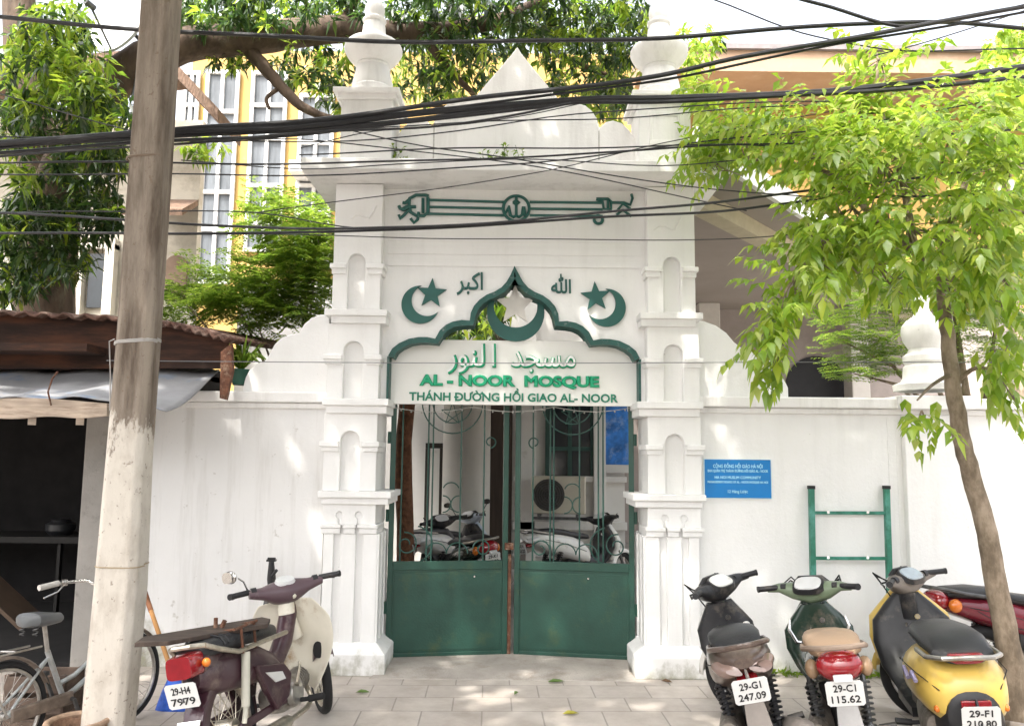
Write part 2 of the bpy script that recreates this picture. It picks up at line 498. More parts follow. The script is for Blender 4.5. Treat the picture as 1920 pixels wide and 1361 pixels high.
def pillar(sgn):
    """built from the left pillar's measures; sgn = +1 mirrors it to the right"""
    def X(px, py=800, Y=0.0):
        d = XC - xx(px, py, Y)
        return XC + sgn * d
    m = MB()
    def blk(pl, pr, yt, yb, front, back=.5):
        m.box(X(pl, (yt + yb) / 2), X(pr, (yt + yb) / 2), front, back, zz(yb), zz(yt))
    # plinth with splayed foot
    x0, x1, xa, xb = X(592, 1230), X(725, 1230), X(603, 1210), X(706, 1210)
    z0, z1, z2 = 0.0, zz(1222), zz(1205)
    lo, hi = min(x0, x1), max(x0, x1); la, ha = min(xa, xb), max(xa, xb)
    m.add([(lo, -.10, z0), (hi, -.10, z0), (hi, .5, z0), (lo, .5, z0), (lo, -.10, z1), (hi, -.10, z1), (hi, .5, z1), (lo, .5, z1),
           (la, -.0, z2), (ha, -.0, z2), (ha, .5, z2), (la, .5, z2)],
          [(3, 2, 1, 0), (0, 1, 5, 4), (1, 2, 6, 5), (2, 3, 7, 6), (3, 0, 4, 7), (4, 5, 9, 8), (5, 6, 10, 9), (6, 7, 11, 10), (7, 4, 8, 11), (8, 9, 10, 11)])
    # fluted foot: a core and three ribs, plus ribs on the inner side
    blk(604, 704, 1000, 1207, .035)
    for a, b in ((603, 622), (636, 664), (678, 705)): blk(a, b, 1001, 1207, 0.0, .04)
    xi = X(704, 1100)
    blk(606, 702, 983, 1001.5, .03)
    for y0, y1 in ((.006, .09), (.16, .27), (.34, .45)): m.box(xi - .02, xi + .02, y0, y1, zz(1207), zz(1001))
    for a, b in ((599, 640), (643, 668), (671, 709)):
        blk(a, b, 983, 990, -.03, .3); blk(a + 2, b - 2, 990.4, 1000.6, -.015, .3)
    # block with two round heart cuts
    def plate(xl, xr, yt, yb, holes, front):
        outer = [(X(xl, yb), zz(yb)), (X(xr, yb), zz(yb)), (X(xr, yt), zz(yt)), (X(xl, yt), zz(yt))]
        return outer
    blk(604, 704, 944, 983.5, .02, .5)
    pts = []
    zb, zt = zz(984), zz(944)
    outl = [(X(604, 965), zb)]
    for c in (636, 672):
        cx = X(c, 968); cz = zz(966); r = .028
        outl += [(cx - sgn * -.008, zb)] if False else [(cx - (.008 if sgn < 0 else -.008), zb)]
        for k in range(11):
            a = R(-70 - 320 * k / 10) if True else 0
            dx = -math.cos(R(250 - 320 * k / 10)) * r
            dz = math.sin(R(250 - 320 * k / 10)) * r
            # sweep clockwise round the cut, from its left foot to its right foot (mirrored with the pillar)
            outl.append((cx + (-sgn) * (-dx if False else (math.cos(R(250 - 320 * k / 10)) * r)), cz + math.sin(R(250 - 320 * k / 10)) * r))
        outl += [(cx + (.008 if sgn < 0 else -.008), zb)]
    outl += [(X(704, 965), zb), (X(704, 965), zt), (X(604, 965), zt)]
    m.prism(outl, 0.0, .03)
    # three niche storeys, each on a double cornice
    for (c1, c2, c3, cl, cr, dl, dr, sl, sr, yt, nt, cap1, cap2, cap3, nl, nr) in (
            (921, 933, 945, 598, 735, 603, 729, 606, 706, 775, 808, 828, 838, 847, 636, 678),
            (748, 761, 775, 607, 730, 612, 726, 613, 711, 607, 640, 666, 675, 684, 642, 684),
            (582, 594, 607, 611, 728, 622, 725, 626, 715, 345, 476, 496, 505, 515, 650, 688)):
        blk(cl, cr, c1, c2, -.06); blk(dl, dr, c2 - .4, c3 + .4, -.03)
        blk(sl + .5, sr - .5, yt, c1 + .5, .055)
        mid = (c1 + yt) / 2
        # front plate with the arched niche cut up from the cornice
        ca = (nl + nr) / 2; cz_ = zz(nt); xa_, xb_ = X(nl + 3, nt), X(nr - 3, nt); rr = abs(xb_ - xa_) / 2; xm = (xa_ + xb_) / 2
        ol = [(X(sl, mid), zz(c1)), (X(nl, mid), zz(c1)), (X(nl, mid), zz(cap2)), (xm - rr * (1 if sgn < 0 else -1), zz(cap1))]
        ol = [(X(sl, mid), zz(c1)), (xa_, zz(c1))]
        zc = cz_ - rr
        for k in range(13):
            a = math.pi * (1 - k / 12)
            ol.append((xm + (1 if sgn < 0 else -1) * rr * math.cos(a), zc + rr * math.sin(a)))
        ol += [(xb_, zz(c1)), (X(sr, mid), zz(c1)), (X(sr, mid), zz(yt)), (X(sl, mid), zz(yt))]
        m.prism(ol, 0.0, .06)
        for a, b in ((sl - 6, nl), (nr, sr + 6)):
            blk(a, b, cap1, cap2, -.04, .30); blk(a + 3, b - (0 if b < nr else 3), cap2 - .3, cap3, -.022, .28)
    o = m.build('pillar', W, gate, smooth=False, bevel=.006)
    # raised wave ornament on the plain top of the shaft
    w = MB()
    pl = [(658, 411), (666, 404), (674, 403), (684, 408), (692, 409), (699, 398), (705, 386)] if sgn < 0 else \
         [(1226, 431), (1236, 424), (1247, 424), (1258, 430), (1266, 430), (1272, 418), (1278, 406)]
    w.tube([at(a, b, -.002) for a, b in pl], .008, 6)
    w.build('wave_ornament', W, o)
    return o


for s in (-1, 1): pillar(s)
# ---- wall between the pillars, with the three-lobed ogee opening
ARCH_L = [(964.6, 501), (959, 516), (951, 530), (941, 541), (928, 549), (913, 555), (900, 564), (890, 575), (884, 588), (882, 603),
          (866, 602), (850, 605), (837, 611), (826, 621), (817, 637), (802, 634), (786, 634), (768, 637), (750, 645), (737, 655), (730, 668)]
AX = at(964.6, 600, .14).x
Yp = .14
arch = []
for px, py in ARCH_L:
    p = at(px, py, Yp)
    arch.append((AX - p.x, p.z))
left = [(AX - d, z) for d, z in arch]
right = [(AX + d, z) for d, z in arch]
zb = zz(756, Yp)
full = left[::-1] + right[1:]
xl, xr = full[0][0], full[-1][0]
ztop = zz(322, Yp)
HW = XC - xx(716, 500)
poly = [(XC - HW - .02, zb), (xl, zb)] + full + [(xr, zb), (XC + HW + .02, zb), (XC + HW + .02, ztop), (XC - HW - .02, ztop)]
m = MB(); m.prism(poly, Yp, .42)
z1 = zz(498, Yp)
m.box(XC - HW + .02, XC + HW - .02, Yp - .012, Yp + .01, zz(498.5, Yp), zz(488, Yp))
m.box(XC - HW + .02, XC + HW - .02, Yp - .008, Yp + .01, zz(476, Yp), zz(462, Yp))
m.box(XC - HW + .02, XC + HW - .02, Yp - .005, Yp + .01, zz(451, Yp), zz(440, Yp))
m.build('arch_panel', W, gate, smooth=False, bevel=.004)
# green painted arch edging, following the opening
def offset_poly(pts, d):
    out = []
    n = len(pts)
    for i in range(n):
        a = Vector(pts[max(i - 1, 0)]); b = Vector(pts[min(i + 1, n - 1)])
        t = (b - a); t = t.normalized() if t.length else Vector((1, 0))
        nn = Vector((-t.y, t.x))
        out.append((pts[i][0] + nn.x * d, pts[i][1] + nn.y * d))
    return out
inner = offset_poly(full, .005)
outer = offset_poly(full, -.042)
m = MB(); m.prism(inner + outer[::-1], Yp - .03, Yp + .2)
for s_, e_ in ((-1, full[0]), (1, full[-1])): m.box(e_[0] - s_ * .002, e_[0] + s_ * .016, Yp - .012, Yp + .2, zb + .004, e_[1] - .004)  # thin dark strips stand in for the shaded gaps beside the opening
m.build('arch_edging_and_gap_shade', GREEN_TRIM, gate, smooth=False)
# ---- cornice slab
Yc = -.34
x0 = xx(563, 305, Yc); x1 = XC + (XC - x0)
zc0, zc1 = zz(317, Yc), zz(296, Yc)
m = MB(); m.box(x0, x1, Yc, .78, zc0, zc1)
m.box(x0 + .05, x1 - .05, Yc + .03, .75, zc1 - .001, zc1 + .012)
m.build('cornice', W_trim, gate, smooth=False, bevel=.01)
m = MB(); m.box(XC - HW - .3, XC + HW + .3, .16, .5, zz(345), zc0 + .001)
m.build('lintel', W, gate, smooth=False)
# ---- stepped ogee parapet
Yq = .10
PR = [(968, 88), (978, 101), (990, 116), (1004, 133), (1020, 152), (1034, 170), (1046, 184), (1058, 189), (1075, 192), (1098, 198), (1110, 208),
      (1119, 222), (1124, 240), (1136, 229), (1150, 226), (1166, 231), (1180, 244), (1192, 262)]
pm = at(968, 200, Yq).x
right = [(at(a, b, Yq).x - pm, at(a, b, Yq).z) for a, b in PR]
zbase = zc1 + .010
poly = [(pm - d, z) for d, z in right[::-1]] + [(pm + d, z) for d, z in right[1:]]
poly = [(poly[0][0], zbase)] + poly + [(poly[-1][0], zbase)]
m = MB(); m.prism(poly, Yq, .28)
for px in (812, 895, 1040, 1122):       # thin plaster joints
    p = at(px, 260, Yq)
par = m.build('parapet', W_trim, gate, smooth=False, bevel=.008)
m = MB()
for px, pt in ((813, 232), (1123, 246)):
    p = at(px, 280, Yq); q = at(px, pt, Yq)
    m.box(p.x - .006, p.x + .006, Yq - .004, Yq + .01, zbase, q.z)
m.build('joint', mat('stained_joint', (.45, .44, .41), .8, var=.3, scale=30), par, smooth=False)
# ---- corner pedestals and turned pinnacles
def pinnacle(sgn):
    c = at(696, 240, .12); cx = XC + sgn * (XC - c.x)
    def rz(py): return at(700, py, .12).z
    def hw(pl, pr, py=200): return (at(pr, py, .12).x - at(pl, py, .12).x) / 2
    m = MB()
    w = hw(641, 735); m.box(cx - w, cx + w, .12 - w, .12 + w, zc1 + .011, rz(208))
    for a, b, e in ((208, 199, .03), (199.2, 190, .06)):
        m.box(cx - w - e, cx + w + e, .12 - w - e, .12 + w + e, rz(a), rz(b))
    ww = w * .62
    m.box(cx - ww, cx + ww, .12 - w - .012, .12 - w + .01, rz(285), rz(276)); m.box(cx - ww, cx + ww, .12 - w - .012, .12 - w + .01, rz(232), rz(224))
    m.box(cx - ww, cx - ww + .03, .12 - w - .0115, .12 - w + .01, rz(277), rz(231)); m.box(cx + ww - .03, cx + ww, .12 - w - .0115, .12 - w + .01, rz(277), rz(231))
    p = m.build('pedestal', W_trim, gate, smooth=False, bevel=.008)
    prof = []
    for r, y in ((41, 190), (41, 172), (37, 168), (38, 160), (33, 140), (31, 130), (33, 127), (31, 124), (40, 118), (48, 110), (54, 99), (54, 92), (50, 86), (40, 82),
                 (30, 76), (25, 70), (22, 64), (21, 52), (19, 46), (22, 42), (22, 39), (17, 35), (18, 28), (19, 20), (17, 12), (12, 4), (9, -4), (8, -12), (5, -24), (1, -34)):
        prof.append((hw(960 - r, 960 + r), rz(y)))
    f = MB(); f.lathe(prof, (cx, .12, 0), 28)
    # the square foot of the turned pinnacle
    f.build('pinnacle', W_trim, gate, angle=30)
pinnacle(-1); pinnacle(1)

# ================================================================ flank walls
Yw = .12
zw0 = zz(738, Yw)
def flank(name, label, px0, px1, pts, pier=None):
    X0, X1 = xx(px0, 900, Yw), xx(px1, 900, Yw)
    w = empty(name, ((X0 + X1) / 2, Yw + .1, 0), label, 'wall')
    ztop = zz(737, Yw); zc = zz(757, Yw); zd = zz(768, Yw)
    m = MB(); m.box(X0, X1, Yw, Yw + .24, -.05, zc + .001); m.build('wall_face', W_old if px0 < 500 else W, w, smooth=False)
    m = MB(); m.box(X0, X1, Yw - .07, Yw + .31, zc, ztop); m.box(X0, X1, Yw - .035, Yw + .27, zd, zc - .001)
    m.build('coping', W_trim, w, smooth=False, bevel=.012)
    ol = [(at(a, b, Yw).x, at(a, b, Yw).z) for a, b in pts]
    ol += [(ol[-1][0], ztop - .002), (ol[0][0], ztop - .002)]
    m = MB(); m.prism(ol, Yw, Yw + .2); m.build('curved_shoulder', W, w, smooth=False, bevel=.008)
    return w
lw = flank('boundary_wall', 'long grey-white plaster wall running left from the mosque gateway behind the motorbike', 203.5, 609,
      [(455, 728), (460, 708), (468, 693), (480, 682), (496, 677), (505, 664), (515, 645), (528, 633), (545, 627), (560, 625), (570, 608), (584, 596), (600, 590), (618, 589)])
rw = flank('boundary_wall', 'white plaster wall running right from the mosque gateway, blue plaque fixed to it', 1300, 2300,
      [(1290, 601), (1318, 602), (1342, 610), (1362, 624), (1376, 641), (1390, 652), (1410, 657), (1432, 666), (1452, 683), (1467, 703), (1478, 727)])
# pier on the right wall, with a turned finial on it
px0, px1 = xx(1700, 900, .06), xx(1815, 900, .06)
m = MB(); m.box(px0, px1, .06, Yw + .01, -.03, zz(768, Yw) - .002)
m.box(px0 - .05, px1 + .05, -.02, .45, zz(757, Yw) - .004, zz(733, Yw)); m.build('pier', W, rw, smooth=False, bevel=.008)
m = MB()
for px in (1668, 1684):
    p = at(px, 900, Yw); m.box(p.x - .004, p.x + .004, Yw - .004, Yw + .01, .05, zz(775, Yw))
m.build('cable_conduit', W, rw, smooth=False)
pc = (px0 + px1) / 2 - .1
k = 6.6 / F
fin = [(62, 733), (64, 722), (48, 716), (44, 708), (42, 688), (38, 684), (42, 678), (42, 668), (33, 662), (30, 655), (40, 640), (44, 625), (42, 612), (33, 602), (20, 594), (15, 586), (13, 572), (15, 562), (12, 557), (2, 555)]
m = MB(); m.lathe([(r * k * .92, at(1735, y, .2).z) for r, y in fin], (at(1733, 650, .2).x, .2, 0), 24)
tag(m.build('turned_finial', W_trim, None, angle=30), 'small turned white plaster finial on the right wall beside the tree trunk', 'finial')

# ================================================================ gate leaves
Yg = .36
def leaf(sgn):
    hx = XC + sgn * (XC - xx(728, 1000, Yg)); w = abs(XC - hx) - .018
    lab = 'right leaf of the green metal gate, cleaner paint, beside the blue plaque wall' if sgn > 0 else 'left leaf of the green metal gate, faded yellowish paint at the bottom'
    g = empty('gate_leaf', (hx, Yg, .03), lab, 'gate', 'two leaves of the green gate', (0, 0, R(9 if sgn < 0 else -9) ))
    d = -sgn                                            # direction of the free edge
    ht = zz(740, Yg) - .03; zp = zz(1068, Yg) - .03; zr = zz(1052, Yg) - .03
    L = lambda u: d * u
    m = MB()
    for a, b in ((0, .045), (w - .045, w)): m.box(L(a), L(b), -.02, .02, .0, ht)
    m.box(L(.0455), L(w - .0455), -.02, .02, ht - .04, ht); m.box(L(.0455), L(w - .0455), -.02, .02, zp, zr)
    m.box(L(.0455), L(w - .0455), -.02, .02, .0, .03)
    fr = m.build('frame', GREEN, g, smooth=False, local=True, bevel=.004)
    m = MB(); m.box(L(.044), L(w - .044), -.009, .0, .029, zp + .001); m.box(L(.06), L(w - .06), -.013, -.0095, .05, zp - .025)
    m.build('sheet_panel', GREEN, g, smooth=False, local=True, bevel=.002)
    m = MB()
    r = .007
    us = (.10, .32, .36, .60, .80) if sgn < 0 else (.26, .30, .46, .68, .71, .86)
    for u in us: m.tube([(L(u), 0, zr), (L(u), 0, ht - .04)], r, 6)
    H = ht - zr
    def arc(c, rr, a0, a1, n=16, tp=.0):
        return [(L(c[0] + (rr + tp * i) * math.cos(R(a0 + (a1 - a0) * i / n))), 0, c[1] + (rr + tp * i) * math.sin(R(a0 + (a1 - a0) * i / n))) for i in range(n + 1)]
    # scrolls low at the hinge side, swags and a rosette high up
    m.tube(arc((.15, zr + .14), .10, 100, -360, 40, -.0018), r * .9, 6)
    m.tube(arc((.22, zr + .14), .15, -80, 80, 16), r * .9, 6)
    m.tube(arc((w - .22, zr + .10), .08, 180, -280, 40, -.0014), r * .9, 6)
    m.tube(arc((w - .16, zr + .72 * H), .05, -90, 260, 26, -.0008), r * .9, 6)
    for c, rr in ((.52, .26), (.52, .17)): m.tube(arc((c, ht - .06), rr, 180, 360, 20), r * .8, 6)
    for k in range(5):
        a = R(90 + 72 * k); b = R(90 + 72 * (k + 2))
        m.tube([(L(.52 + .1 * math.cos(a)), 0, ht - .15 + .1 * math.sin(a)), (L(.52 + .1 * math.cos(b)), 0, ht - .15 + .1 * math.sin(b))], r * .6, 5)
    m.tube(arc((.52, zr + .42 * H), .07, 20, 160, 10) , r * .8, 6); m.tube(arc((.45, zr + .34 * H), .07, -90, 90, 10), r * .8, 6); m.tube(arc((.59, zr + .34 * H), .07, 90, 270, 10), r * .8, 6)
    m.tube(arc((.40, zr + .06), .09, 0, 180, 12), r * .8, 6); m.tube(arc((.58, zr + .06), .09, 0, 180, 12), r * .8, 6)
    m.build('scroll_grille', mat('grille_paint', (.02, .07, .055), .45, var=.3, scale=12), g, local=True)
    m = MB()
    for z in (.35, 1.1, 1.75): m.tube([(L(-.012), -.005, z), (L(-.012), -.005, z + .1)], .014, 8)
    m.build('hinge', GREEN, g, local=True)
    m = MB(); m.tube(arc((w - .07, .02), .03, 0, 360, 12), .006, 6); m.build('drop_bolt', RUST, g, local=True)
    m = MB(); m.tube([(L(w * (.72 if sgn < 0 else .38)), -.016, zp - .06), (L(w * (.72 if sgn < 0 else .38)), -.0135, zp - .06)], .008, 10)
    m.build('rivet', CHROME, g, local=True)
    if sgn < 0:
        m = MB(); m.box(L(w + .002), L(w + .03), -.024, .012, .0, zr + .05); m.build('meeting_bar', RUST, g, local=True, smooth=False, bevel=.003)
        m = MB(); m.box(L(w - .03), L(w + .045), -.04, -.02, zp + .16, zp + .22); m.build('latch', RUST, g, local=True, bevel=.004)
leaf(-1); leaf(1)

# ================================================================ sign board
Yb = .26
p0, p1 = at(729, 757, Yb), at(1195, 641, Yb)
bx0, bx1 = p0.x, p1.x
sb = empty('name_board', ((bx0 + bx1) / 2, Yb, p0.z), 'wide cream name board with raised green lettering under the arch', 'sign')
m = MB(); m.box(bx0, bx1, Yb, Yb + .05, p0.z, p1.z); m.build('board', BOARD, sb, smooth=False, bevel=.004)
def TM(px, py, Y):
    p = at(px, py, Y)
    rel = p - sb.location
    return Matrix.Translation(rel) @ Matrix.Rotation(R(90), 4, 'X')
WHT = mat('white_letter_face', (.80, .80, .78), .4, var=.03)
sz = lambda px: px / F * (Yb + 6.46)
AR = "\uFEAD\uFEEE\uFEE8\uFEDF\u2009\uFE8D  \uFEAA\uFEA0\uFEB4\uFEE3"
text('arabic_lettering', AR, sz(58), GREEN_LET, sb, TM(959.5, 674, Yb - .012), .012, .0085, width=sz(242))
text('arabic_letter_face', AR, sz(58), WHT, sb, TM(958, 672, Yb - .0335), .0012, .0, width=sz(242))
text('english_lettering', "AL - NOOR  MOSQUE", sz(27), GREEN_LET, sb, TM(955, 716, Yb - .012), .010, .0065, width=sz(338))
VT = "THÁNH DUÒNG HỒI GIAO AL- NOOR"          # the bar of the D and the two horns are added below as strokes of their own
vo = text('vietnamese_lettering', VT, sz(21.5), GREEN_LET2, sb, Matrix.Identity(4), .004, .0024, width=sz(392))
def right_edge(s):
    c = bpy.data.curves.new('m', 'FONT'); c.body = s; c.size = sz(21.5)
    t = bpy.data.objects.new('m', c); COL.objects.link(t)
    me = bpy.data.meshes.new_from_object(t.evaluated_get(bpy.context.evaluated_depsgraph_get()))
    bpy.data.objects.remove(t)
    xs = [v.co.x for v in me.vertices]; return min(xs), max(xs)
x_a, x_b = right_edge(VT); kx = sz(392) / (x_b - x_a)
def edge(i): return (right_edge(VT[:i])[1] - x_a) * kx - sz(196)
ys = [v.co.y for v in vo.data.vertices]; cap = sz(15.5); y0_ = min(ys)
vm = TM(963, 740.5, Yb - .004)
for v in vo.data.vertices: v.co = vm @ v.co
m = MB(); th = sz(1.6)
def stroke(pts): m.tube([vm @ Vector((a, b, .002)) for a, b in pts], th, 5)
cap = sz(15); ym = y0_ + cap * .5
wd0, wd1 = right_edge('D'); l = edge(7) - (wd1 - wd0) * kx; stroke([(l - sz(2.2), ym), (l + sz(6), ym)])
for i, up in ((8, .95), (9, .93)):
    r = edge(i) - sz(1.2); stroke([(r - sz(.6), y0_ + cap * up), (r + sz(2.6), y0_ + cap * (up + .05)), (r + sz(3.2), y0_ + cap * (up + .24))])
m.build('vietnamese_accents', GREEN_LET2, sb, local=True)
# string of little fairy lights along the board's lower edge
m = MB(); pts = []
for i in range(25):
    t = i / 24
    pts.append(at(733 + 458 * t, 763 + 9 * abs(math.sin(t * math.pi * 3)), Yb + .02))
m.tube(pts, .003, 5)
for i in range(0, 25): m.ball(pts[i] + Vector((0, 0, -.012)), .008, 6)
tag(m.build('fairy_light_string', mat('clear_plastic', (.32, .31, .28), .3, var=.2)), 'thin string of tiny unlit fairy lights under the name board', 'light string')

# ================================================================ emblems fixed to the gateway wall
def crescent(cx, cy, ro, ix, iy, ri, n=40):
    """outline of a crescent: outer circle minus inner circle, pixel space -> list of pixel points"""
    d = math.hypot(ix - cx, iy - cy); a = math.atan2(iy - cy, ix - cx)
    x = (d * d + ro * ro - ri * ri) / (2 * d)
    h = math.sqrt(max(ro * ro - x * x, 0))
    ao = math.atan2(h, x); ai = math.atan2(h, x - d)
    out = [(cx + ro * math.cos(a + ao + (2 * math.pi - 2 * ao) * k / n), cy + ro * math.sin(a + ao + (2 * math.pi - 2 * ao) * k / n)) for k in range(n + 1)]
    inn = [(ix + ri * math.cos(a - ai - (2 * math.pi - 2 * ai) * k / n), iy + ri * math.sin(a - ai - (2 * math.pi - 2 * ai) * k / n)) for k in range(1, n)]
    return out + inn
def flat(pts, Y, th, name, mt, parent):
    m = MB(); m.prism([(at(a, b, Y).x, at(a, b, Y).z) for a, b in pts][::-1], Y, Y + th)
    return m.build(name, mt, parent, smooth=False)
def star(cx, cy, r, rot, k=.42):
    return [(cx + (r if i % 2 == 0 else r * k) * math.sin(R(rot + 36 * i)), cy - (r if i % 2 == 0 else r * k) * math.cos(R(rot + 36 * i))) for i in range(10)]
EM = mat('dark_green_emblem', (.015, .095, .08), .45, var=.12)
for cx, ix, sx, rot, cy, lab in ((788, 801, 809, 4, 571, 'dark green crescent and star emblem on the wall left of the pointed arch'), (1138, 1125, 1117, -4, 577, 'dark green crescent and star emblem on the wall right of the pointed arch')):
    e = empty('crescent_star_emblem', at(cx, cy, Yp - .02), lab, 'emblem', 'crescent and star emblems on the gateway')
    flat(crescent(cx, cy, 35.5, ix, cy - 8, 29.5), Yp - .022, .021, 'crescent', EM, e)
    flat(star(sx, cy - 23 + 2, 29, rot), Yp - .026, .025, 'star', EM, e)
Yo = .24
e = empty('arch_emblem', at(967, 637, Yo), 'large upturned green crescent with pale star standing on the name board inside the arch', 'emblem')
flat(crescent(967, 586, 54, 967, 573, 41), Yo, .04, 'crescent', EM, e)
p = [at(a, b, Yo) for a, b in ((958, 630), (976, 630), (976, 641), (958, 641))]
flat(star(966, 572, 39, 0, .44), Yo + .012, .015, 'star', mat('pale_star', (.70, .67, .62), .5, var=.06), e)
def wall_text(body, px, py, h, w, lab):
    M0 = Matrix.Translation(at(px, py, Yp - .008)) @ Matrix.Rotation(R(90), 4, 'X')
    o = text('arabic_calligraphy', body, h / F * 6.6, EM, None, M0, .008, .003, width=w / F * 6.6)
    tag(o, lab, 'lettering')
wall_text("\uFEAE\uFE92\uFEDB\uFE8D", 881, 532, 46, 50, 'small dark green Arabic word left of the arch tip')
wall_text("\uFDF2", 1052, 532, 36, 38, 'small dark green Arabic word right of the arch tip')
# wrought iron ornament under the cornice
e = empty('iron_ornament', at(967, 392, Yp - .02), 'dark green wrought iron scroll ornament with a round medallion under the cornice', 'ornament')
m = MB(); Yi = Yp - .018
for a, b in ((375, 379), (388, 391.5), (401, 404)):
    m.tube([at(802, a, Yi), at(945, b, Yi)], .011, 6); m.tube([at(993, b, Yi), at(1130, b + (1.5), Yi)], .011, 6)
m.build('rod', EM, e)
def pl(pts, r=.013): return MB().tube([at(a, b, Yi) for a, b in pts], r, 6)
m = MB()
c = at(968, 391, Yi); m.torus(c, 25 / F * 6.6, .013, 'y', 36, 8)
for pts, r in (([(968, 369), (968, 406)], .013), ([(962, 380), (968, 375), (974, 380), (968, 385), (962, 380)], .01), ([(954, 389), (957, 404), (963, 407), (968, 404), (973, 407), (979, 403), (981, 388)], .014), ([(955, 386), (950, 396), (946, 404)], .011), ([(983, 388), (984, 405)], .012)):
    m.tube([at(a, b, Yi) for a, b in pts], r, 6)
m.build('medallion', EM, e)
m = MB()
for pts in ([(804, 368), (797, 366), (780, 366), (768, 372), (767, 385), (770, 398), (780, 404), (795, 405), (803, 398), (803, 372)], [(793, 372), (793, 400)], [(768, 374), (760, 381), (755, 380)],
            [(768, 388), (757, 394), (750, 391), (748, 386)], [(780, 388), (762, 388), (752, 394)], [(776, 402), (766, 395), (758, 403), (750, 410), (748, 403)], [(785, 398), (783, 412), (776, 418), (770, 410)], [(802, 370), (802, 403)]):
    m.tube([at(a, b, Yi) for a, b in pts], .014, 6)
for pts in ([(1118, 373), (1140, 373), (1146, 378), (1146, 393), (1132, 392), (1130, 378), (1118, 374)], [(1140, 376), (1140, 392)], [(1146, 380), (1170, 380), (1182, 384), (1186, 372), (1184, 364)], [(1158, 394), (1168, 382), (1182, 392)], [(1156, 403), (1168, 394), (1184, 406)]):
    m.tube([at(a, b, Yi) for a, b in pts], .012, 6)
m.torus(at(1122, 412, Yi), .035, .013, 'y', 20, 6)
m.build('scrollwork', EM, e)

# ================================================================ things on the right wall
BLUE = mat('blue_enamel', (.004, .19, .52), .35, var=.05)
p0, p1 = at(1322, 933, Yw - .02), at(1445.5, 862, Yw - .02)
pq = empty('wall_plaque', ((p0.x + p1.x) / 2, Yw - .02, p0.z), 'bright blue rectangular plaque with small pale lettering on the white wall', 'sign')
m = MB(); m.box(p0.x, p1.x, Yw - .014, Yw + .002, p0.z, p1.z); m.build('plate', BLUE, pq, smooth=False, bevel=.006)
m = MB()
def rim(e): return [(p0.x - e, p0.z - e), (p1.x + e, p0.z - e), (p1.x + e, p1.z + e), (p0.x - e, p1.z + e)]
m.frame(rim(.0045), rim(-.0005), Yw - .016, Yw + .001); m.build('rim', mat('pale_rim', (.62, .78, .82), .4, var=.05), pq, smooth=False)
PALE = mat('pale_blue_lettering', (.42, .78, .92), .4, var=.03)
for body, py, h, w in (("CỘNG ĐỒNG HỒI GIÁO HÀ NỘI", 873, 8.0, 92), ("BAN QUẢN TRỊ THÁNH ĐƯỜNG HỒI GIÁO AL - NOOR", 882, 6.0, 112), ("HA NOI MUSLIM COMMUNITY", 895, 6.6, 86),
                       ("MANAGEMENT BOARD OF AL - NOOR MOSQUE HA NOI", 904, 5.2, 112), ("12 Hàng Lược", 922, 7, 37)):
    p = at(1383.5, py, Yw - .0155) - pq.location
    text('lettering', body, h / F * 6.56 * 1.1, PALE, pq, Matrix.Translation(p) @ Matrix.Rotation(R(90), 4, 'X'), .001, .0006, width=w / F * 6.56)
# green two-rung rack leaning on the wall
rk = empty('ladder_rack', gnd(1590, 1262), 'tall green ladder-like metal rack with two rungs leaning on the white wall', 'rack')
GRK = mat('green_square_tube', (.02, .16, .10), .45, var=.3, scale=10, dirt=(.10, .30, .26), dirt_amt=.4, dirt_scale=5)
for px_t, px_b in ((1521, 1527), (1662, 1672)):
    t = at(px_t, 913, Yw - .04); b = at(px_b, 1248, Yw - .22); b.z = 0.0
    m = MB(); m.bar(t, b, .042, .042, (0, 1, 0)); po = m.build('upright', GRK, rk, smooth=False, bevel=.004)
    m = MB(); m.bar(t + Vector((0, 0, .012)), t + Vector((0, 0, -.015)), .048, .048, (0, 1, 0)); m.build('end_cap', BLACK, po, smooth=False)
for py in (961, 1046):
    f = (py - 913) / 335
    Yr = Yw - .04 - .18 * f
    m = MB(); m.bar(at(1523.5, py, Yr), at(1664, py + .5, Yr), .026, .026); ru = m.build('rung', GRK, rk, smooth=False, bevel=.003)
    m = MB()
    for px in (1553, 1627): m.tube([at(px, py - 1, Yr - .016), at(px, py - 1, Yr - .012)], .012, 10)
    m.build('bolt_head', CHROME, ru)
# ================================================================ yellow building far behind
YEL = mat('yellow_wash', (.37, .235, .07), .8, var=.12, scale=.8, dirt=(.5, .33, .14), dirt_amt=.15, dirt_scale=2)
PEACH = mat('faded_peach_wash', (.33, .22, .145), .8, var=.12, scale=.9, dirt=(.4, .3, .22), dirt_amt=.3, dirt_scale=1.5)
WHITEF = mat('white_window_paint', (.55, .545, .53), .5, var=.05)
GLASS_B = mat('grey_curtained_glass', (.10, .11, .12), .35, var=.45, scale=1.3, spec=.25, stretch=(3, 1, .5))
ROOFG = mat('grey_roof_sheet', (.16, .14, .14), .6, var=.2)
Yy = 14.0
A = lambda px, py, Y=Yy: at(px, py, Y)
yb = empty('yellow_building', (A(900, 600).x, Yy + 3, 0), 'tall yellow building with white framed window strips behind the trees', 'building')
m = MB(); m.box(A(345, 400).x, A(2300, 400).x, Yy, Yy + 6, 0, A(960, 100).z); m.build('wall', YEL, yb, smooth=False)
m = MB(); m.box(A(1180, 100).x, A(2300, 100).x, Yy - 1.9, Yy + 6, A(1500, 92, Yy - 1.9).z, A(1500, 84, Yy - 1.9).z + .02)
rf = m.build('roof', ROOFG, yb, smooth=False)
m = MB(); m.box(A(1180, 100).x, A(2300, 100).x, Yy - 1.8, Yy - .003, A(1500, 135, Yy - 1.8).z, A(1500, 92, Yy - 1.9).z - .003); m.build('eave', PEACH, yb, smooth=False)
m = MB()
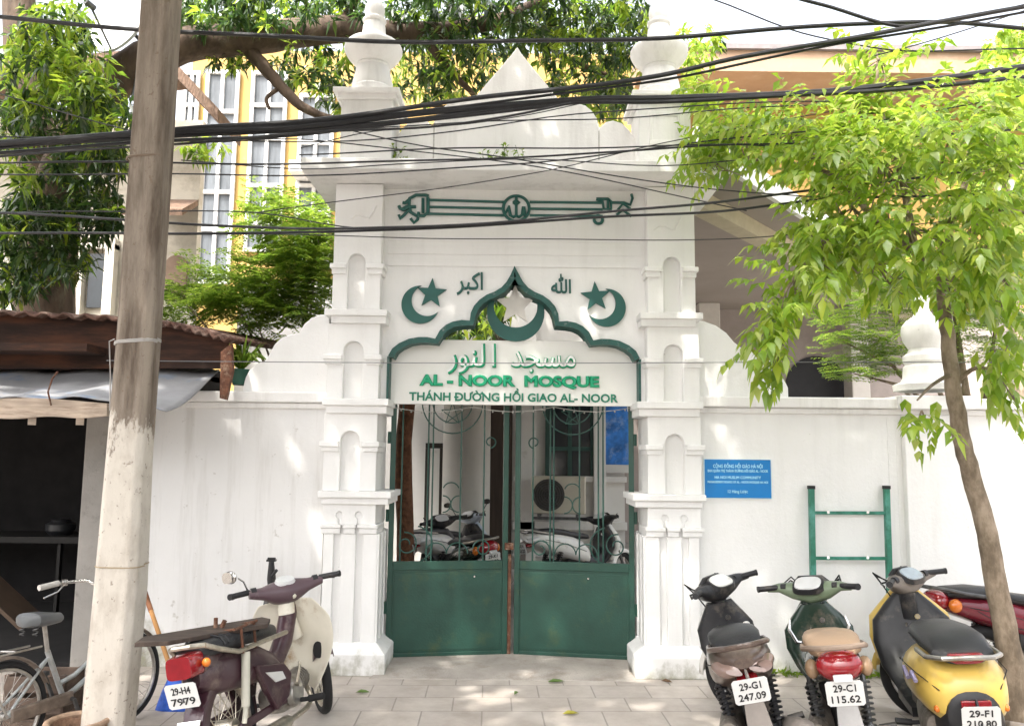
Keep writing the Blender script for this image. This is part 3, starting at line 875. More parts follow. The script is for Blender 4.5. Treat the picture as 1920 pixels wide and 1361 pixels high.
for px in (1300, 1560, 1830, 2080): m.box(A(px, 100).x, A(px + 14, 100).x, Yy - .5, Yy - .004, A(px, 330).z, A(1500, 137, Yy - 1.8).z - .02)
m.build('pilaster', mat('brown_pilaster', (.36, .17, .09), .8, var=.2), yb, smooth=False)
for a, b, t, bt, bars in ((384, 441, 138, 530, (212, 250, 362, 432)), (470, 532, 140, 470, (200, 262, 350, 420)), (562, 622, 182, 480, (270, 350, 400)), (342, 366, 140, 330, (200, 260))):
    m = MB(); m.box(A(a, 300).x, A(b, 300).x, Yy - .04, Yy + .03, A(a, bt).z, A(a, t).z)
    wd = m.build('window', GLASS_B, yb, smooth=False)
    m = MB()
    for px in (a, (a + b) / 2, b): m.box(A(px, 300).x - .045, A(px, 300).x + .045, Yy - .12, Yy - .042, A(a, bt).z, A(a, t).z)
    for py in bars + (t, bt): m.box(A(a, 300).x - .05, A(b, 300).x + .05, Yy - .125, Yy - .041, A(a, py).z - .05, A(a, py).z + .05)
    m.build('frame', WHITEF, wd, smooth=False)
for py in (300, 470):
    m = MB(); m.box(A(558, 300).x, A(640, 300).x, Yy - .8, Yy - .002, A(600, py + 22, Yy - .8).z, A(600, py, Yy - .8).z); m.build('balcony', WHITEF, yb, smooth=False, bevel=.02)

# ================================================================ cream house at the left
CREAM = mat('cream_house_wall', (.55, .51, .43), .85, var=.15, scale=1.2, dirt=(.3, .26, .2), dirt_amt=.35, dirt_scale=2, bump=.2)
TILE = mat('old_brown_roof_tiles', (.15, .095, .065), .85, var=.4, scale=9, bump=.8, bscale=14, stretch=(3, 1, 1))
Yh = 5.0
H = lambda px, py, Y=Yh: at(px, py, Y)
hs = empty('cream_house', (H(200, 600).x, Yh + 2, 0), 'old cream house with a dark doorway behind the utility pole', 'house')
m = MB(); m.box(H(-260, 500).x, H(366, 500).x, Yh, Yh + .14, 0, H(300, 225).z); m.build('wall', CREAM, hs, smooth=False)
m = MB()
p0, p1 = H(165, 578), H(205, 478); m.box(p0.x, p1.x, Yh - .06, Yh + .02, p0.z, p1.z)
wd = m.build('window', GLASSDK, hs, smooth=False)
m = MB()
for a, b in ((150, 165), (205, 222)): m.box(H(a, 500).x, H(b, 500).x, Yh - .15, Yh - .002, H(a, 592).z, H(a, 462).z)
m.box(H(150, 500).x, H(222, 500).x, Yh - .14, Yh - .003, H(150, 470).z, H(150, 452).z)
m.build('frame', mat('cream_paint', (.66, .62, .54), .7, var=.08), wd, smooth=False)
m = MB()     # pitched roof with wide eave: its right rake runs down from behind the pole
e0, e1 = H(300, 112, Yh - 1.2), H(408, 228, Yh - 1.2)
vs = [(e0.x, Yh - 1.2, e0.z), (e1.x, Yh - 1.2, e1.z), (e1.x, Yh - .3, e1.z), (e0.x, Yh - .3, e0.z)]
x_l = H(-300, 300).x
vs += [(x_l, Yh - 1.2, e0.z - .6), (x_l, Yh - .3, e0.z - .6)]
vs = vs + [(v[0], v[1], v[2] + .18) for v in vs]
m.add(vs, [(0, 1, 2, 3), (4, 0, 3, 5), (9, 8, 7, 6), (11, 9, 6, 10), (0, 6, 7, 1), (4, 10, 6, 0), (1, 7, 8, 2)])
m.build('roof', TILE, hs, smooth=False)
m = MB()     # small tiled canopy over the arched niche
q0, q1 = H(300, 385, Yh), H(372, 385, Yh)
m.add([(q0.x, Yh, q0.z), (q1.x, Yh, q0.z), (q1.x + .15, Yh - .9, q0.z - .42), (q0.x - .1, Yh - .9, q0.z - .42),
       (q0.x, Yh, q0.z + .09), (q1.x, Yh, q0.z + .09), (q1.x + .15, Yh - .9, q0.z - .33), (q0.x - .1, Yh - .9, q0.z - .33)],
      [(0, 1, 2, 3), (7, 6, 5, 4), (3, 2, 6, 7), (2, 1, 5, 6), (0, 3, 7, 4)])
m.build('canopy', TILE, hs, smooth=False)
m = MB(); cx = H(332, 500).x; r = .16; z0 = H(332, 562).z; zc = H(332, 500).z
m.prism([(cx - r, z0), (cx + r, z0)] + [(cx + r * math.cos(R(a)), zc + r * math.sin(R(a))) for a in range(0, 181, 15)], Yh - .05, Yh + .02)
m.build('arched_niche', mat('brown_niche', (.26, .18, .13), .8, var=.2), hs, smooth=False)
# satellite dish on the roof, behind the pole top
dc = at(246, 55, 3.2)
dc = at(240, 52, 2.5)
ds = empty('satellite_dish', dc, 'pale grey satellite dish half hidden behind the top of the utility pole', 'satellite dish', None, (R(78), 0, R(-24)))
m = MB(); pr = []
for i in range(9): pr.append((.03 + .41 * i / 8, -.02 + .13 * (i / 8) ** 2))
for i in range(9): pr.append((.44 - .41 * i / 8, .012 + .13 * ((8 - i) / 8) ** 2))
m.lathe(pr, (0, 0, 0), 32); m.build('reflector', mat('dish_grey', (.50, .51, .52), .5, var=.06), ds, local=True)
m = MB(); m.tube([(0, -.42, .10), (0, -.1, .5)], .012, 8); m.tube([(0, -.1, .44), (0, -.1, .56)], .035, 10); m.build('feed_arm', STEEL, ds, local=True)
m = MB(); m.tube([(0, .0, -.03), (0, -.05, -.25), (0, -.8, -.3)], .025, 8); m.build('mount', STEEL, ds, local=True)


def ac_unit(loc, rz, w, lab, colr, name='air_conditioner', bracket=True):
    e = empty(name, loc, lab, 'air conditioner', None, (0, 0, rz))
    h, d = w * .68, w * .36
    m = MB(); m.box(-w / 2, w / 2, -d / 2, d / 2, 0, h); m.build('casing', colr, e, smooth=False, local=True, bevel=.015)
    m = MB()
    for i in range(6): m.torus((-w * .17, -d / 2 - .008, h * .5), h * (.06 + .065 * i), .006, 'y', 28, 6)
    for k in range(4): m.tube([(-w * .17 + h * .4 * math.cos(k * math.pi / 4) * s, -d / 2 - .014, h * .5 + h * .4 * math.sin(k * math.pi / 4) * s) for s in (-1, 1)], .005, 5)
    m.build('fan_guard', STEEL, e, local=True)
    m = MB(); m.tube([(-w * .17, -d / 2 - .004, h * .5), (-w * .17, -d / 2 - .002, h * .5)], h * .43, 28); m.build('fan', mat('fan_dark_grey', (.06, .055, .05), .6, var=.3), e, local=True)  # flat dark grey disc behind the guard
    if bracket:
        m = MB()
        for s in (-.35, .35): m.box(w * s - .02, w * s + .02, -d / 2 - .03, d / 2 + .08, -.04, -.001)
        m.box(-w * .45, w * .45, -d / 2 - .03, -d / 2 + .01, -.08, -.0405); m.build('bracket', STEEL, e, smooth=False, local=True)
    return e
ac_unit(at(5, 185, 4.7), 0, .8, 'dusty grey air conditioner high on the house at the far left edge', mat('grey_ac', (.3, .3, .29), .5, var=.1, dirt=(.15, .13, .1), dirt_amt=.3))

# ================================================================ mosque behind the gate
MOSQ = mat('mosque_wall', (.60, .585, .56), .8, var=.07, scale=1, dirt=(.4, .38, .35), dirt_amt=.12)
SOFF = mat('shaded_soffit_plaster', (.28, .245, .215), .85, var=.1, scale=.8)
LIGHTW = mat('pale_fascia', (.70, .69, .66), .7, var=.06)
DKB = mat('dark_shade_slab', (.07, .06, .05), .8, var=.3)
mq = empty('mosque_hall', (1.5, 7, 0), 'white mosque hall with a round column and deep veranda roof behind the gateway', 'mosque')
Ym = 5.6
M_ = lambda px, py, Y=Ym: at(px, py, Y)
m = MB(); m.box(-4.2, 1.7, Ym, Ym + 4, .031, 4.3); m.build('wall', MOSQ, mq, smooth=False)
m = MB()
for py, h, dd in ((897, .09, .08), (984, .12, .1), (1040, .05, .06)):
    z = M_(1000, py).z; m.box(M_(962, 900).x, 1.72, Ym - dd, Ym + .001, z - h / 2, z + h / 2)
m.build('moulding', MOSQ, mq, smooth=False, bevel=.01)
m = MB(); m.box(M_(1112, 900).x, M_(1134, 900).x, Ym - .12, Ym + .002, .031, 4.2); m.box(M_(968, 900).x, M_(1004, 900).x, Ym - .10, Ym + .002, .031, 4.2)
m.build('pilaster', MOSQ, mq, smooth=False, bevel=.01)
m = MB(); m.box(M_(1028, 885).x, M_(1108, 885).x, Ym - .03, Ym + .01, M_(1, 888).z, 3.4); wd = m.build('window', GLASSDK, mq, smooth=False)
m = MB()
for px in (1026, 1068, 1110): m.box(M_(px, 800).x - .03, M_(px, 800).x + .03, Ym - .07, Ym - .031, M_(1, 888).z, 3.4)
for py in (888, 830): m.box(M_(1026, 800).x, M_(1110, 800).x, Ym - .068, Ym - .032, M_(1, py).z - .03, M_(1, py).z + .03)
m.build('frame', mat('dark_green_shutter', (.02, .06, .05), .5, var=.2), wd, smooth=False)
m = MB(); m.box(M_(912, 900).x, M_(960, 900).x, Ym - .04, Ym + .01, .032, 3.6); m.build('doorway', mat('dark_brown_door', (.035, .022, .015), .5, var=.4, scale=6, stretch=(4, 1, .3)), mq, smooth=False)
m = MB(); r = .33; c = at(874, 900, 4.6); m.lathe([(r * 1.25, .031), (r * 1.25, .25), (r * 1.1, .3), (r, .36), (r * .97, 3.8), (r * 1.2, 3.9), (r * 1.2, 4.1)], (c.x, 4.6, 0), 28)
m.build('column', mat('grey_column', (.46, .44, .40), .7, var=.1, scale=2), mq)
m = MB()
for px in (801, 828): m.box(at(px, 900, 4.9).x - .03, at(px, 900, 4.9).x + .03, 4.86, 4.94, .031, at(1, 832, 4.9).z)
m.box(at(801, 900, 4.9).x - .03, at(828, 900, 4.9).x + .03, 4.861, 4.939, at(1, 832, 4.9).z + .001, at(1, 826, 4.9).z + .03)
tag(m.build('door_frame', mat('dark_door_frame', (.03, .025, .02), .5, var=.3), None, smooth=False), 'dark narrow door frame standing behind the left gate leaf', 'door frame')
m = MB(); m.box(-1.72, 1.68, .75, Ym - .15, 2.60, 2.66)  # unseen slab added over the courtyard to darken the view through the gate
for y in (.78, 2.3, 3.9, 5.2): m.box(-1.70, 1.66, y, y + .06, 2.52, 2.599)
m.build('added_shade_slab', DKB, mq, smooth=False)
# veranda roof: its eave runs back obliquely to the right
zr = 4.6
a0 = gnd(1345, 312, zr); b0 = gnd(1640, 500, zr); d_ = (b0 - a0).normalized()
a1 = a0 - d_ * .55; b1 = b0 + d_ * 6
m = MB(); m.add([(a1.x, a1.y, zr), (b1.x, b1.y, zr), (b1.x, 12.5, zr), (1.75, 12.5, zr), (a1.x, a1.y, zr + .16), (b1.x, b1.y, zr + .16), (b1.x, 12.5, zr + .16), (1.75, 12.5, zr + .16)],
               [(3, 2, 1, 0), (4, 5, 6, 7), (0, 1, 5, 4), (1, 2, 6, 5), (3, 0, 4, 7)])
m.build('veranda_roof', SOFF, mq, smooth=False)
n_ = Vector((-d_.y, d_.x, 0))
m = MB(); m.bar(a1 + Vector((0, 0, .11)) - n_ * .04, b1 + Vector((0, 0, .11)) - n_ * .04, .06, .24); m.build('fascia', LIGHTW, mq, smooth=False)
m = MB(); m.bar(a1 + n_ * .55 + Vector((0, 0, -.10)), b1 + n_ * .55 + Vector((0, 0, -.10)), .22, .19); m.build('eave_beam', mat('ochre_beam', (.44, .39, .28), .8, var=.1), mq, smooth=False)
Yv = 9.2
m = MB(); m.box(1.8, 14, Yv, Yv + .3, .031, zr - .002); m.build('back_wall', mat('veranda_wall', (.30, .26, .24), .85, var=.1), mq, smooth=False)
V = lambda px, py, Y=Yv: at(px, py, Y)
m = MB(); cx = V(1530, 700).x; r = (V(1588, 700).x - V(1472, 700).x) / 2; zc = V(1, 652).z - r
m.prism([(cx - r, .04), (cx + r, .04)] + [(cx + r * math.cos(R(a)), zc + r * math.sin(R(a))) for a in range(0, 181, 12)], Yv - .03, Yv + .02)
m.build('arched_doorway', mat('dark_doorway', (.012, .012, .014), .6, var=.3), mq, smooth=False)
for px, w in ((1610, 34), (1330, 40)):
    m = MB(); m.box(V(px - w / 2, 700, 8.6).x, V(px + w / 2, 700, 8.6).x, 8.5, 8.9, .031, zr - .003); m.build('veranda_pillar', mat('veranda_pillar', (.52, .49, .45), .8, var=.08), mq, smooth=False, bevel=.02)
ac_unit(M_(1047, 962, 5.25), R(-6), .78, 'cream air conditioner outdoor unit below the window behind the right gate leaf', mat('cream_ac', (.50, .46, .38), .5, var=.08))
# blue poster on the mosque wall
p0, p1 = M_(1136, 886, Ym - .1), M_(1187, 755, Ym - .1)
po = empty('wall_poster', ((p0.x + p1.x) / 2, Ym - .1, p0.z), 'blue sky-coloured poster on the mosque wall behind the right gate leaf', 'poster')
m = MB(); m.box(p0.x, p1.x, Ym - .11, Ym - .09, p0.z + .12, p1.z); m.build('print', mat('blue_print', (.03, .16, .50), .3, var=.7, scale=4, dirt=(.45, .55, .7), dirt_amt=.3, dirt_scale=3), po, smooth=False)
m = MB(); m.box(p0.x, p1.x, Ym - .11, Ym - .09, p0.z, p0.z + .118); m.build('white_border', WHITEF, po, smooth=False)
# brown trunk just inside the gate
m = MB(); t0 = at(757, 1000, 2.6); pts = [(t0.x + .03 * math.sin(i * 1.3), 2.6 + .02 * math.cos(i * 2), .03 + i * .45) for i in range(9)]
tt = empty('courtyard_tree', (t0.x, 2.6, .03), 'slim reddish brown tree trunk just inside the left gate leaf', 'tree')
m.tube(pts, [.13, .1, .095, .1, .09, .09, .085, .08, .07], 12); m.build('trunk', mat('reddish_bark', (.14, .065, .035), .9, var=.5, scale=14, bump=.8, bscale=25), tt)

# ================================================================ shack at the left
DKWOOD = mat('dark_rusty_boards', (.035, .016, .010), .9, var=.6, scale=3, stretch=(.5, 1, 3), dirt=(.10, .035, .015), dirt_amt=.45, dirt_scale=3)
CORR = mat('rusty_corrugated_sheet', (.10, .05, .036), .85, var=.5, scale=8, dirt=(.35, .27, .22), dirt_amt=.35, dirt_scale=9)
TARP = mat('blue_white_tarp', (.30, .30, .31), .55, var=.25, scale=2, dirt=(.08, .20, .40), dirt_amt=.16, dirt_scale=2.2)
OLDW = mat('weathered_plank', (.42, .34, .27), .85, var=.3, scale=5, stretch=(.6, 1, 6), dirt=(.2, .14, .1), dirt_amt=.3, dirt_scale=8, bump=.3)
GREYP = mat('grey_plaster_post', (.26, .245, .225), .85, var=.15, scale=3, dirt=(.12, .11, .1), dirt_amt=.2, dirt_scale=5, bump=.2)
sh = empty('street_shack', (-4.6, .8, 0), 'dark open-fronted shack with a rusty roof and tarpaulin awning left of the utility pole', 'shack')
X0, X1 = -7.5, xx(147, 1000, -.04)
m = MB(); m.box(X1, xx(203, 1000, -.04), -.04, .118, .001, at(180, 778, -.04).z); m.build('post', GREYP, sh, smooth=False, bevel=.01)
DARKI = mat('shade_black_interior', (.010, .009, .009), .95, var=.4)  # near-black: the interior's shade is put into the wall and floor colour
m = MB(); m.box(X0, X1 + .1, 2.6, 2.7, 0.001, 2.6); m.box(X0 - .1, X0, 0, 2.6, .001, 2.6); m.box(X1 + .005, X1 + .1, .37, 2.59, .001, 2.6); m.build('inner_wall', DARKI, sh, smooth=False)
m = MB(); m.box(X0, X1, .05, 2.59, .0005, .04); m.build('floor', DARKI, sh, smooth=False)  # dark sheet over the bright ground, carrying the interior shade
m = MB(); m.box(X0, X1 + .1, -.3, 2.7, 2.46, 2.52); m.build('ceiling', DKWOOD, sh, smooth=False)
fa = [(-260, 585), (0, 589), (230, 600), (320, 611), (425, 640), (420, 690), (-260, 692)]
Yf = .0
m = MB(); m.prism([(at(a, b, Yf).x, at(a, b, Yf).z) for a, b in fa][::-1], Yf, Yf + .06); m.build('fascia', DKWOOD, sh, smooth=False)
m = MB(); vs, fs = [], []
top = [(-260, 583), (0, 586), (230, 597), (320, 608), (430, 638)]
N = 90
for j in range(2):
    for i in range(N + 1):
        u = i / N * (len(top) - 1); k = min(int(u), len(top) - 2); f = u - k
        a = at(top[k][0] * (1 - f) + top[k + 1][0] * f, top[k][1] * (1 - f) + top[k + 1][1] * f, Yf - .12)
        vs.append((a.x, Yf - .12 + 2.8 * j, a.z + .02 * math.sin(i * 1.7) + .25 * j))
for i in range(N): fs.append((i, i + 1, N + 2 + i, N + 1 + i))
m.add(vs, fs); m.build('roof', CORR, sh, solid=.02)
m = MB(); p = at(424, 690, -.1); m.prism([(p.x - .04, at(1, 742, -.1).z), (p.x + .01, at(1, 745, -.1).z), (p.x + .05, at(1, 690, -.1).z), (p.x + .03, at(1, 640, -.1).z), (p.x - .05, at(1, 655, -.1).z)], -.1, -.05)
m.build('hanging_rusty_bracket', RUST, sh, smooth=False)
# awning: sagging tarpaulin on a plank edge
m = MB(); vs, fs = [], []
NU, NV = 46, 12
for j in range(NV + 1):
    v = j / NV
    for i in range(NU + 1):
        u = i / NU
        back = at(-260 + (672) * u, 692, .22); front = at(-260 + (572) * u, 757 - (10 if u < .8 else -20 * (u - .8) * 5 + 10), -.86)
        p = back.lerp(front, v)
        vs.append((p.x, p.y, p.z + .03 * math.sin(u * 9 + v * 2) * math.sin(v * 3.1) - .05 * math.sin(v * math.pi) + .014 * math.sin(u * 31 + v * 5)))
for j in range(NV):
    for i in range(NU): fs.append((j * (NU + 1) + i, j * (NU + 1) + i + 1, (j + 1) * (NU + 1) + i + 1, (j + 1) * (NU + 1) + i))
m.add(vs, fs); m.build('tarpaulin', TARP, sh, solid=.008)
m = MB(); vs, fs = [], []
for i in range(41):
    u = i / 40
    t = at(-260 + 460 * u, 752 + 6 * math.sin(u * 7) , -.90); b = at(-260 + 460 * u, 787 - 6 * u + 2 * math.sin(u * 23), -.88)
    vs += [(t.x, t.y, t.z), (b.x, b.y, b.z), (t.x, t.y + .035, t.z), (b.x, b.y + .035, b.z)]
for i in range(40):
    k = 4 * i
    fs += [(k, k + 1, k + 5, k + 4), (k + 2, k + 6, k + 7, k + 3), (k, k + 4, k + 6, k + 2), (k + 1, k + 3, k + 7, k + 5)]
fs += [(0, 2, 3, 1), (160, 161, 163, 162)]
m.add(vs, fs); m.build('awning_plank', OLDW, sh, smooth=False)
m = MB(); m.tube([at(96, 760, -.92), at(90, 735, -.95), at(98, 710, -.94), at(108, 697, -.9)], .006, 6); m.build('bent_wire', RUST, sh)
m = MB()
for px in (60, 150): m.bar(at(px, 790, -.86), at(px, 772, 0.0), .05, .05)
m.build('awning_bracket', OLDW, sh, smooth=False)
# dim stock inside: table and basin carry the shade in near-black colours
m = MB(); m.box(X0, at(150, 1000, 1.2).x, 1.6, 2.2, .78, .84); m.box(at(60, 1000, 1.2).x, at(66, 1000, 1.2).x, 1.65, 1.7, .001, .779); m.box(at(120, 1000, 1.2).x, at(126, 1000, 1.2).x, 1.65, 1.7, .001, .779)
tag(m.build('work_table', mat('shade_dark_table_wood', (.008, .007, .006), .7, var=.3), None, smooth=False), 'dim wooden table standing inside the dark shack', 'table')
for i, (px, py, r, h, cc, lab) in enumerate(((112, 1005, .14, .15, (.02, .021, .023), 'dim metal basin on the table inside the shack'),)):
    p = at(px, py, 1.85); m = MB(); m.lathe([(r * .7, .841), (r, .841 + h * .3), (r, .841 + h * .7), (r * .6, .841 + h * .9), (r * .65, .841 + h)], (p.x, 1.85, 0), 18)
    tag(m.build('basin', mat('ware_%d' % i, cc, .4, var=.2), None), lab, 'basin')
m = MB(); m.bar(at(-30, 1085, .15), at(62, 1170, .15), .03, .34, (0, 1, 0)); tag(m.build('slanted_board', mat('tan_board', (.06, .038, .024), .8, var=.15), None, smooth=False), 'tan board leaning inside the shack doorway behind the bicycle saddle', 'board')
# ================================================================ foliage
class Leaves:
    """collects folded, drooping leaf blades (5 points, 4 triangles each)"""
    def __init__(s): s.v, s.n = [], 0

    def leaf(s, b, d, up, L, Wd, droop=.15, fold=.12):
        b = np.asarray(b, float); d = np.asarray(d, float); d = d / (np.linalg.norm(d) + 1e-9)
        up = np.asarray(up, float)
        sd = np.cross(d, up); n = np.linalg.norm(sd)
        sd = sd / n if n > 1e-6 else np.array((1., 0, 0))
        nn = np.cross(sd, d)
        c1 = b + d * L * .5
        c2 = b + d * L * (1 - droop * .3) + np.array((0, 0, -1.)) * L * droop
        mid = b + d * L * .45 + nn * (-fold * Wd) * -1
        s.v += [b, c1, c2, mid + sd * Wd / 2, mid - sd * Wd / 2]
        s.n += 1

    def build(s, name, mt, parent):
        v = np.array(s.v, dtype=np.float32)
        loc = np.array(wmat(parent).translation, dtype=np.float32) if parent is not None else 0
        v = v - loc
        k = np.arange(s.n, dtype=np.int32) * 5
        f = np.stack([np.stack([k, k + 3, k + 1], 1), np.stack([k + 1, k + 3, k + 2], 1), np.stack([k, k + 1, k + 4], 1), np.stack([k + 1, k + 2, k + 4], 1)], 1).reshape(-1)
        me = bpy.data.meshes.new(name)
        me.vertices.add(len(v)); me.vertices.foreach_set('co', v.reshape(-1))
        me.loops.add(len(f)); me.loops.foreach_set('vertex_index', f)
        me.polygons.add(len(f) // 3); me.polygons.foreach_set('loop_start', np.arange(0, len(f), 3, dtype=np.int32))
        me.update(); me.validate()
        me.shade_smooth()
        me.materials.append(mt)
        o = bpy.data.objects.new(name, me); COL.objects.link(o); o.parent = parent
        return o


def unit(v): return v / (np.linalg.norm(v) + 1e-9)
def U(a, b): return rng.uniform(a, b)
def rv(): return unit(rng.normal(size=3))


def frond(lv, b, d, L, n, ll, lw, sag=.5, down=.55):
    """feathered compound leaf: paired leaflets hanging from an arching stalk"""
    b = np.array(b, float); d = unit(np.array(d, float))
    p = b.copy(); step = L / n
    for i in range(n):
        d = unit(d + np.array((0, 0, -sag / n)))
        p = p + d * step
        sd = np.cross(d, (0, 0, 1.)); sd = unit(sd)
        k = math.sin(math.pi * min(1, .22 + .7 * (i + 1) / n)) * .45 + .6
        for s in (-1, 1):
            q = unit(d * U(.35, .7) + sd * s * U(.7, 1.) + np.array((0, 0, -1)) * U(down * .4, down * 1.4))
            lv.leaf(p, q, unit(np.array((0, 0, 1.)) + rv() * .4), ll * k * U(.85, 1.15), lw * U(.85, 1.15), U(.1, .4))
    lv.leaf(p, unit(d + np.array((0, 0, -.3))), (0, 0, 1.), ll, lw, .3)


def spray(lv, b, d, L, n, ll, lw):
    """flat feathery spray of fine leaflets"""
    b = np.array(b, float); d = unit(np.array(d, float)); sd = unit(np.cross(d, (0, 0, 1.)))
    for k in range(4):
        q = b + d * L * .2 * k
        for s in (-1, 1):
            e = unit(d * .7 + sd * s * .8 + np.array((0, 0, -.12)))
            Lk = L * .42 * (1 - .13 * k)
            for i in range(n):
                r = q + e * Lk * (i + 1) / n + np.array((0, 0, -.1)) * Lk * ((i + 1) / n) ** 2
                t = unit(np.cross(e, (0, 0, 1.)))
                for z in (-1, 1): lv.leaf(r, unit(t * z + e * .4 + rv() * .15), (0, 0, 1.), ll * U(.8, 1.2), lw, .15)


def rosette(lv, b, d, n, L, Wd, sag=.45):
    """cluster of long narrow hanging leaves at a twig end"""
    d = unit(np.array(d, float))
    for i in range(n):
        q = unit(d * .5 + rv() * .9 + np.array((0, 0, -sag)))
        lv.leaf(np.array(b) + rv() * .03, q, unit(np.array((0, 0, 1.)) + rv() * .6), L * U(.6, 1.15), Wd * U(.8, 1.2), U(.1, .35), U(-.2, .2))


def disc(px, py, r, Y0, Y1, ry=None):
    a = U(0, 2 * math.pi); q = math.sqrt(U(0, 1)); ry = ry or r
    return at(px + r * q * math.cos(a), py + ry * q * math.sin(a), U(Y0, Y1))


def limb(m, px, rad, n=8, Y=None, wob=.0):
    pts = [at(a, b, c) for a, b, c in px]
    # smooth the polyline
    out, rr = [], []
    for i in range(len(pts) - 1):
        p0 = pts[max(i - 1, 0)]; p1 = pts[i]; p2 = pts[i + 1]; p3 = pts[min(i + 2, len(pts) - 1)]
        for k in range(5):
            t = k / 5
            q = .5 * ((2 * p1) + (-p0 + p2) * t + (2 * p0 - 5 * p1 + 4 * p2 - p3) * t * t + (-p0 + 3 * p1 - 3 * p2 + p3) * t ** 3)
            out.append(q + Vector(rv()) * wob); rr.append(rad[i] * (1 - t) + rad[i + 1] * t)
    out.append(pts[-1]); rr.append(rad[-1])
    m.tube(out, rr, n)
    return out


LIME = leafmat('young_lime_leaves', [(.14, .25, .02), (.22, .34, .03), (.34, .42, .045), (.17, .29, .04), (.42, .47, .13)], .5, .27, .8)
FERN = leafmat('feathery_green_leaves', [(.09, .18, .018), (.16, .26, .025), (.24, .32, .04), (.07, .15, .02)], .5)
MANGO = leafmat('dark_mango_leaves', [(.018, .042, .012), (.028, .062, .014), (.042, .088, .016), (.024, .05, .017), (.08, .125, .02)], .35, .3, .5)
MANGO2 = leafmat('fresh_mango_leaves', [(.10, .20, .016), (.17, .28, .022), (.27, .35, .03), (.10, .19, .02), (.33, .39, .05)], .48, .35, .5)
# ---------------------------------------------------------------- right street tree
TBARK = mat('mottled_brown_bark', (.19, .145, .10), .9, var=.45, scale=9, bump=.7, bscale=22, stretch=(1, 1, .5), dirt=(.36, .29, .22), dirt_amt=.45, dirt_scale=9)
tp = [(1912, 1400, -1.5), (1893, 1230, -1.5), (1868, 1090, -1.5), (1848, 980, -1.5), (1815, 870, -1.5), (1795, 775, -1.5), (1779, 650, -1.5), (1770, 560, -1.5), (1762, 490, -1.45)]
bp_ = at(1912, 1400, -1.5)
rt = empty('street_tree', (bp_.x, -1.5, 0), 'young street tree with a crooked bare trunk and lime green feathered leaves at the right', 'tree')
m = MB(); limb(m, tp, [.086, .068, .062, .057, .053, .049, .043, .037, .032], 16, wob=.006)
base = at(1912, 1400, -1.5); m.tube([(base.x + .01, -1.5, 0), base], [.12, .105], 14)
m.build('trunk', TBARK, rt)
m = MB()
limb(m, [(1765, 500, -1.45), (1715, 470, -1.5), (1640, 410, -1.5), (1570, 330, -1.4), (1500, 270, -1.2)], [.034, .028, .022, .017, .008])
limb(m, [(1762, 490, -1.45), (1790, 400, -1.4), (1815, 320, -1.3), (1820, 210, -1.3)], [.034, .026, .02, .009])
limb(m, [(1715, 470, -1.5), (1690, 330, -1.2), (1650, 200, -1.1), (1645, 100, -1.0)], [.026, .022, .016, .006])
limb(m, [(1640, 410, -1.5), (1560, 450, -1.9), (1490, 520, -2.0), (1440, 610, -2.0)], [.02, .015, .01, .005])
limb(m, [(1790, 400, -1.4), (1850, 390, -1.8), (1925, 400, -2.1)], [.024, .018, .008])
limb(m, [(1570, 330, -1.4), (1450, 300, -1.0), (1340, 310, -.9)], [.017, .012, .005])
limb(m, [(1790, 720, -1.5), (1830, 690, -1.6), (1890, 700, -1.8)], [.02, .012, .006])
limb(m, [(1786, 700, -1.5), (1750, 720, -1.7), (1720, 750, -1.9)], [.016, .01, .005])
m.build('branch', TBARK, rt)
lv = Leaves()
CL = [(1650, 110, 60, 50, 9, -1.4, -.7), (1610, 200, 70, 50, 16, -1.6, -.6), (1700, 220, 80, 60, 18, -1.8, -.6), (1340, 200, 50, 70, 14, -.9, -.2), (1400, 250, 80, 50, 26, -1.4, -.4), (1330, 290, 48, 38, 12, -1.2, -.5),
      (1480, 250, 80, 60, 26, -1.6, -.5), (1560, 290, 90, 60, 30, -2.0, -.7), (1660, 310, 90, 70, 34, -2.2, -.7), (1780, 260, 90, 70, 34, -2.2, -.8), (1880, 290, 60, 100, 30, -2.3, -1.), (1600, 390, 90, 60, 26, -2.3, -.9),
      (1700, 420, 100, 60, 34, -2.3, -.9), (1830, 420, 100, 80, 40, -2.4, -1.), (1540, 450, 60, 50, 18, -2.3, -1.4), (1490, 520, 50, 50, 16, -2.3, -1.6), (1445, 600, 38, 45, 14, -2.3, -1.7), (1445, 660, 24, 26, 5, -2.2, -1.8),
      (1640, 490, 80, 50, 20, -2.2, -1.), (1760, 510, 80, 40, 18, -2.3, -1.2), (1880, 520, 50, 70, 18, -2.4, -1.2), (1870, 680, 50, 34, 9, -2.1, -1.5), (1895, 735, 30, 24, 4, -2.1, -1.6), (1728, 770, 26, 24, 5, -2.1, -1.6), (1860, 190, 60, 40, 12, -2., -.9)]
hub = at(1740, 380, -1.4)
tw = MB()
for px, py, rx, ry, n, Y0, Y1 in CL:
    cen = at(px, py, (Y0 + Y1) / 2)
    for i in range(int(n * (1.5 if py < 480 else 1.05))):
        p = np.array(disc(px, py, rx, Y0, Y1, ry))
        out = unit(np.array(p) - np.array(hub) + np.array((0, 0, .35)))
        d = unit(out * .9 + rv() * .7 + np.array((0, 0, .15)))
        L = U(.24, .42)
        frond(lv, p - d * L * .4, d, L, int(U(5, 8)), U(.085, .135), U(.034, .05), U(.6, 1.3), U(.35, .8))
        if i % 4 == 0: tw.tube([Vector(p) - Vector(d) * L * .4, Vector(p) * .5 + cen * .5 + Vector((0, 0, -.08)), cen], [.003, .005, .006], 5)
lv.build('crown', LIME, rt)
tw.build('twigs', TBARK, rt)
